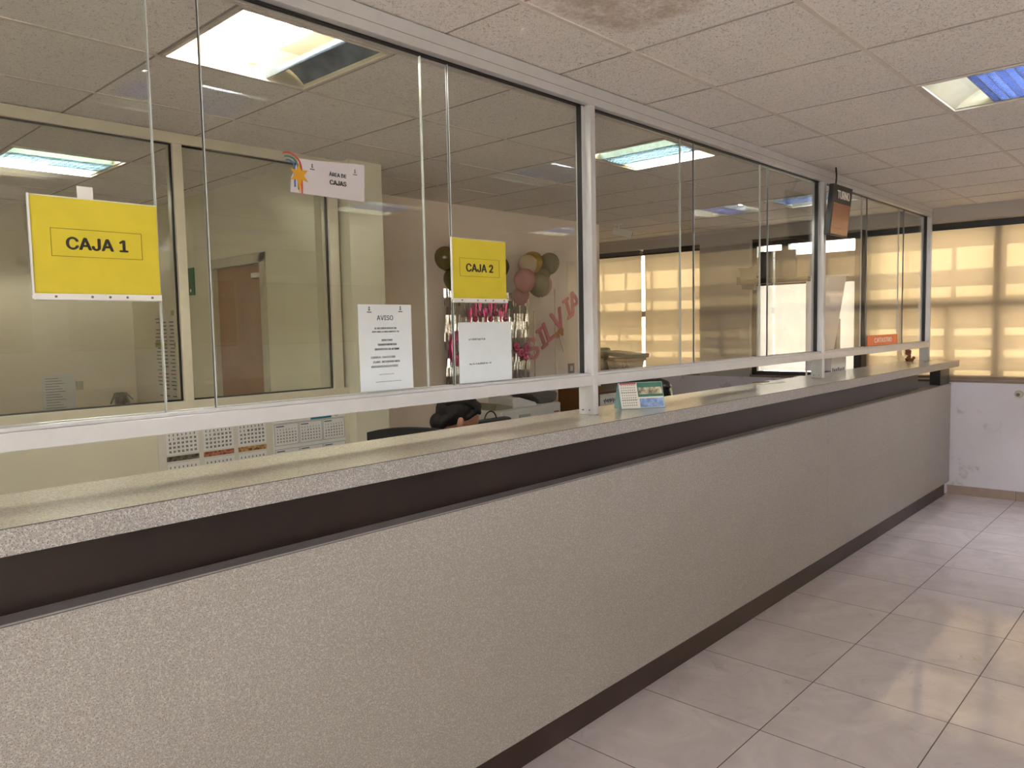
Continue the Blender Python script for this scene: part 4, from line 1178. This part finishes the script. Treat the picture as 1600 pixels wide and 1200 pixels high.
# security camera
t = thing('security_camera', 'small white security camera under the ceiling beyond the glass', 'camera', (6.3, 4.40, 2.6))
m = MB(); m.cone((6.33, 4.42, 2.598), (6.33, 4.42, 2.585), .04, .04, 14); m.tube([(6.33, 4.42, 2.59), (6.33, 4.42, 2.54), (6.36, 4.40, 2.51)], .012, 8); obj('mount', m, M['white'], t)
m = MB(); m.cone((6.30, 4.46, 2.53), (6.42, 4.32, 2.49), .030, .034, 14); obj('housing', m, M['white'], t, smooth=False)
m = MB(); m.cone((6.42, 4.32, 2.49), (6.424, 4.315, 2.4885), .022, .022, 12); obj('lens', m, M['black'], t)
# outlet on the stained low wall
t = thing('wall_outlet', 'round broken outlet plate on the stained wall below the window', 'outlet', (fx(1.29), 1.29, .90))
m = MB(); m.cone((fx(1.29)-.001, 1.29, .935), (fx(1.29)-.008, 1.29, .935), .034, .030, 18); obj('plate', m, simple('aged_plate', (.42, .40, .30), .6), t)
m = MB(); m.cone((fx(1.29)-.008, 1.295, .93), (fx(1.29)-.011, 1.295, .93), .015, .012, 12); obj('socket', m, M['greycloth'], t)

# ------------------------------------------------------------------ office chairs and seated clerks
def office_chair(x, y, rz, ztop, label, w=.44):
    t = thing('office_chair', label, 'chair', (x, y, 0), rz, group='black office chairs')
    m = MB(); n = 12
    for i in range(n):
        for (sgn) in (0,):
            a0 = -1+2*i/n; a1 = -1+2*(i+1)/n
            def cp(a, z, d):
                return (-.22-.05*(1-a*a)+d, a*w/2, z)
            def top(a): return ztop-.035*a*a
            m.hexa([cp(a0, .58, 0), cp(a0, .58, .04), cp(a1, .58, .04), cp(a1, .58, 0)], [cp(a0, top(a0), 0), cp(a0, top(a0), .04), cp(a1, top(a1), .04), cp(a1, top(a1), 0)])
    obj('backrest', m, M['blackfab'], t, local=True, smooth=False)
    obj('seat', MB().box(-.2, .26, -.24, .24, .44, .52), M['blackfab'], t, local=True, bevel=.03)
    m = MB(); m.cone((0, 0, .10), (0, 0, .44), .028, .028, 12); m.box(-.29, -.25, -.03, .03, .46, .75); m.box(-.27, .02, -.03, .03, .425, .44)
    obj('column', m, M['black'], t, local=True)
    m = MB()
    for k in range(5):
        a = 2*PI*k/5; m.cone((0, 0, .09), (.28*math.cos(a), .28*math.sin(a), .06), .022, .015, 8)
    obj('base', m, M['black'], t, local=True)
    for k in range(5):
        a = 2*PI*k/5; m = MB(); m.cone((.28*math.cos(a), .28*math.sin(a)-.02, .03), (.28*math.cos(a), .28*math.sin(a)+.02, .03), .029, .029, 12); obj('caster', m, M['black'], t, local=True)
    return t
office_chair(2.53, 2.86, .40, 1.142, 'black office chair with a wide arched back, pulled up behind the CAJA 2 window', .56)
office_chair(5.50, 2.80, math.radians(100), 1.115, 'empty black office chair low behind the counter past the desk calendar', .60)

def person(x, y, rz, htop, shirt, label, lean=.16):
    """seated clerk; local frame faces +x, head bowed forward"""
    t = thing('person', label, 'person', (x, y, 0), rz)
    hz = htop-.125
    hx = lean+.03
    b = MB()
    b.capsule((0, -.09, .55), (0, .09, .55), .12, .12)                 # hips
    b.capsule((0, 0, .58), (lean*.45, 0, .80), .135, .145); b.capsule((lean*.45, 0, .80), (lean*.75, 0, hz-.21), .145, .10)
    for s in (-1, 1):
        sh = (lean*.72, s*.17, hz-.225); el = (lean*.72+.12, s*.23, hz-.47); wr = (lean*.72+.34, s*.12, .775)
        b.capsule((lean*.72, s*.06, hz-.20), sh, .065, .055); b.capsule(sh, el, .048, .040); b.capsule(el, wr, .038, .026)
        kn = (.44, s*.12, .52); an = (.42, s*.12, .10)
        b.capsule((.02, s*.10, .55), kn, .085, .06); b.capsule(kn, an, .055, .036); b.capsule(an, (.56, s*.13, .045), .035, .028)
        # palm, four fingers of unequal length and a thumb
        pe = Vector(wr)+Vector((.075, -s*.01, -.004)); b.capsule(wr, pe, .026, .030)
        for k, ln in enumerate((.058, .068, .063, .048)):
            f0 = pe+Vector((.012, s*(.027-.018*k), 0)); f1 = f0+Vector((ln*.55, 0, .006)); f2 = f1+Vector((ln*.45, 0, -.018))
            b.capsule(f0, f1, .0085, .0078); b.capsule(f1, f2, .0078, .007)
        th0 = Vector(wr)+Vector((.03, -s*.022, 0)); th1 = th0+Vector((.035, -s*.025, 0)); b.capsule(th0, th1, .010, .009); b.capsule(th1, th1+Vector((.024, -s*.004, -.006)), .009, .008)
    neck0 = Vector((lean*.78, 0, hz-.20)); hc = Vector((hx+.02, 0, hz))
    b.capsule(neck0, hc-Vector((.03, 0, .05)), .058, .055)
    # head: skull, jaw, nose, brow, lips, ears (tilted forward)
    tl = .42
    def hp(a, bb, c):
        return (hc.x+a*math.cos(tl)+c*math.sin(tl), hc.y+bb, hc.z-a*math.sin(tl)+c*math.cos(tl))
    b.ball(hp(0, 0, .02), (.098, .076, .10), 14, 18); b.ball(hp(.025, 0, -.05), (.068, .058, .070), 12, 16)
    b.cone(hp(.088, 0, .005), hp(.112, 0, -.030), .009, .016, 10); b.ball(hp(.105, 0, -.032), .014, 8, 10)
    b.ball(hp(.078, 0, .022), (.02, .05, .010), 8, 12); b.ball(hp(.086, 0, -.066), (.012, .024, .008), 8, 10)
    for s in (-1, 1): b.ball(hp(-.008, s*.092, -.010), (.020, .012, .034), 8, 12); b.ball(hp(-.008, s*.080, -.010), (.012, .016, .022), 8, 10)
    body = obj('body', b, M['skin'], t, local=True, smooth=True)
    md = body.modifiers.new('remesh', 'REMESH'); md.mode = 'VOXEL'; md.voxel_size = .006; md.use_smooth_shade = True
    md = body.modifiers.new('smooth', 'SMOOTH'); md.iterations = 3; md.factor = .5
    m = MB()
    for s in (-1, 1): m.ball(hp(.082, s*.030, .000), (.010, .014, .006), 8, 10)
    obj('eye', m, M['ink'], body, local=True, smooth=True)
    hm = MB()      # hair cap, bun behind, locks over the temple
    hm.ball(hp(-.028, 0, .042), (.104, .088, .100), 16, 22); hm.ball(hp(.030, 0, .085), (.058, .072, .034), 12, 16)
    hm.ball(hp(-.095, 0, -.045), (.040, .050, .045), 12, 14)
    for s in (-1, 1):
        hm.capsule(hp(.045, s*.062, .07), hp(.02, s*.078, .03), .018, .010)
        hm.capsule(hp(-.045, s*.062, .03), hp(-.085, s*.035, -.045), .026, .03)
    rr = random.Random(3)
    for k in range(26):
        a = -1.25+2.5*k/25; yy = .085*math.sin(a)
        pts = []
        for q in range(9):
            u = q/8; ax_ = .075-.19*u; zz = .04+.103*math.sin(PI*(.16+.78*u))*math.cos(a*.85)
            pts.append(hp(ax_, yy*(1-.25*abs(u-.5)), zz+.002*rr.random()))
        hm.tube(pts, .0055, 6)
    ho = obj('hair', hm, M['hair'], t, local=True, smooth=True)
    md = ho.modifiers.new('remesh', 'REMESH'); md.mode = 'VOXEL'; md.voxel_size = .005; md.use_smooth_shade = True
    md = ho.modifiers.new('smooth', 'SMOOTH'); md.iterations = 2; md.factor = .5
    sm = MB(); sm.capsule((0, 0, .60), (lean*.45, 0, .80), .150, .160); sm.capsule((lean*.45, 0, .80), (lean*.74, 0, hz-.235), .158, .115)
    for s in (-1, 1):
        sh = (lean*.72, s*.17, hz-.225); el = (lean*.72+.12, s*.23, hz-.47); sm.capsule((lean*.72, s*.07, hz-.225), sh, .075, .068); sm.capsule(sh, el, .062, .056)
    so = obj('blouse', sm, shirt, t, local=True, smooth=True)
    md = so.modifiers.new('remesh', 'REMESH'); md.mode = 'VOXEL'; md.voxel_size = .012; md.use_smooth_shade = True
    pm = MB()
    pm.capsule((0, -.09, .55), (0, .09, .55), .128, .128)
    for s in (-1, 1):
        kn = (.44, s*.12, .52); an = (.42, s*.12, .12); pm.capsule((.02, s*.10, .55), kn, .095, .07); pm.capsule(kn, an, .066, .05)
    po = obj('trousers', pm, M['blackfab'], t, local=True, smooth=True)
    return t
person(2.396, 2.87, -.5, 1.272, M['shirt'], 'person with black tied-up hair bowed low behind the counter below CAJA 2')
person(4.28, 2.72, .4, 1.212, M['shirt2'], 'person of whom only the crown of black hair shows, right of the desk calendar')
t = thing('desk', 'cashier desk behind the counter in front of the bowed person', 'desk', (3.1, 2.9, 0))
obj('desktop', MB().box(2.74, 3.9, 2.50, 3.35, .72, .75), M['desk'], t, bevel=.003)
for x in (2.80, 3.84): obj('leg', MB().box(x, x+.03, 2.55, 3.30, 0, .72), M['desk'], t)
t = thing('handbag', 'black bag with thin looped handle beside the bowed head', 'bag', (3.0, 2.95, .75))
m = MB(); m.hexa([(2.86, 2.86, .751), (3.10, 2.86, .751), (3.10, 3.0, .751), (2.86, 3.0, .751)], [(2.86, 2.90, 1.105), (3.11, 2.90, 1.105), (3.11, 2.96, 1.105), (2.84, 2.96, 1.105)])
obj('body', m, M['blackfab'], t, bevel=.012)
obj('handle', MB().torus((2.97, 2.93, 1.10), .045, .004, 'y', 24, 6, 1.0, 0, PI), M['black'], t)
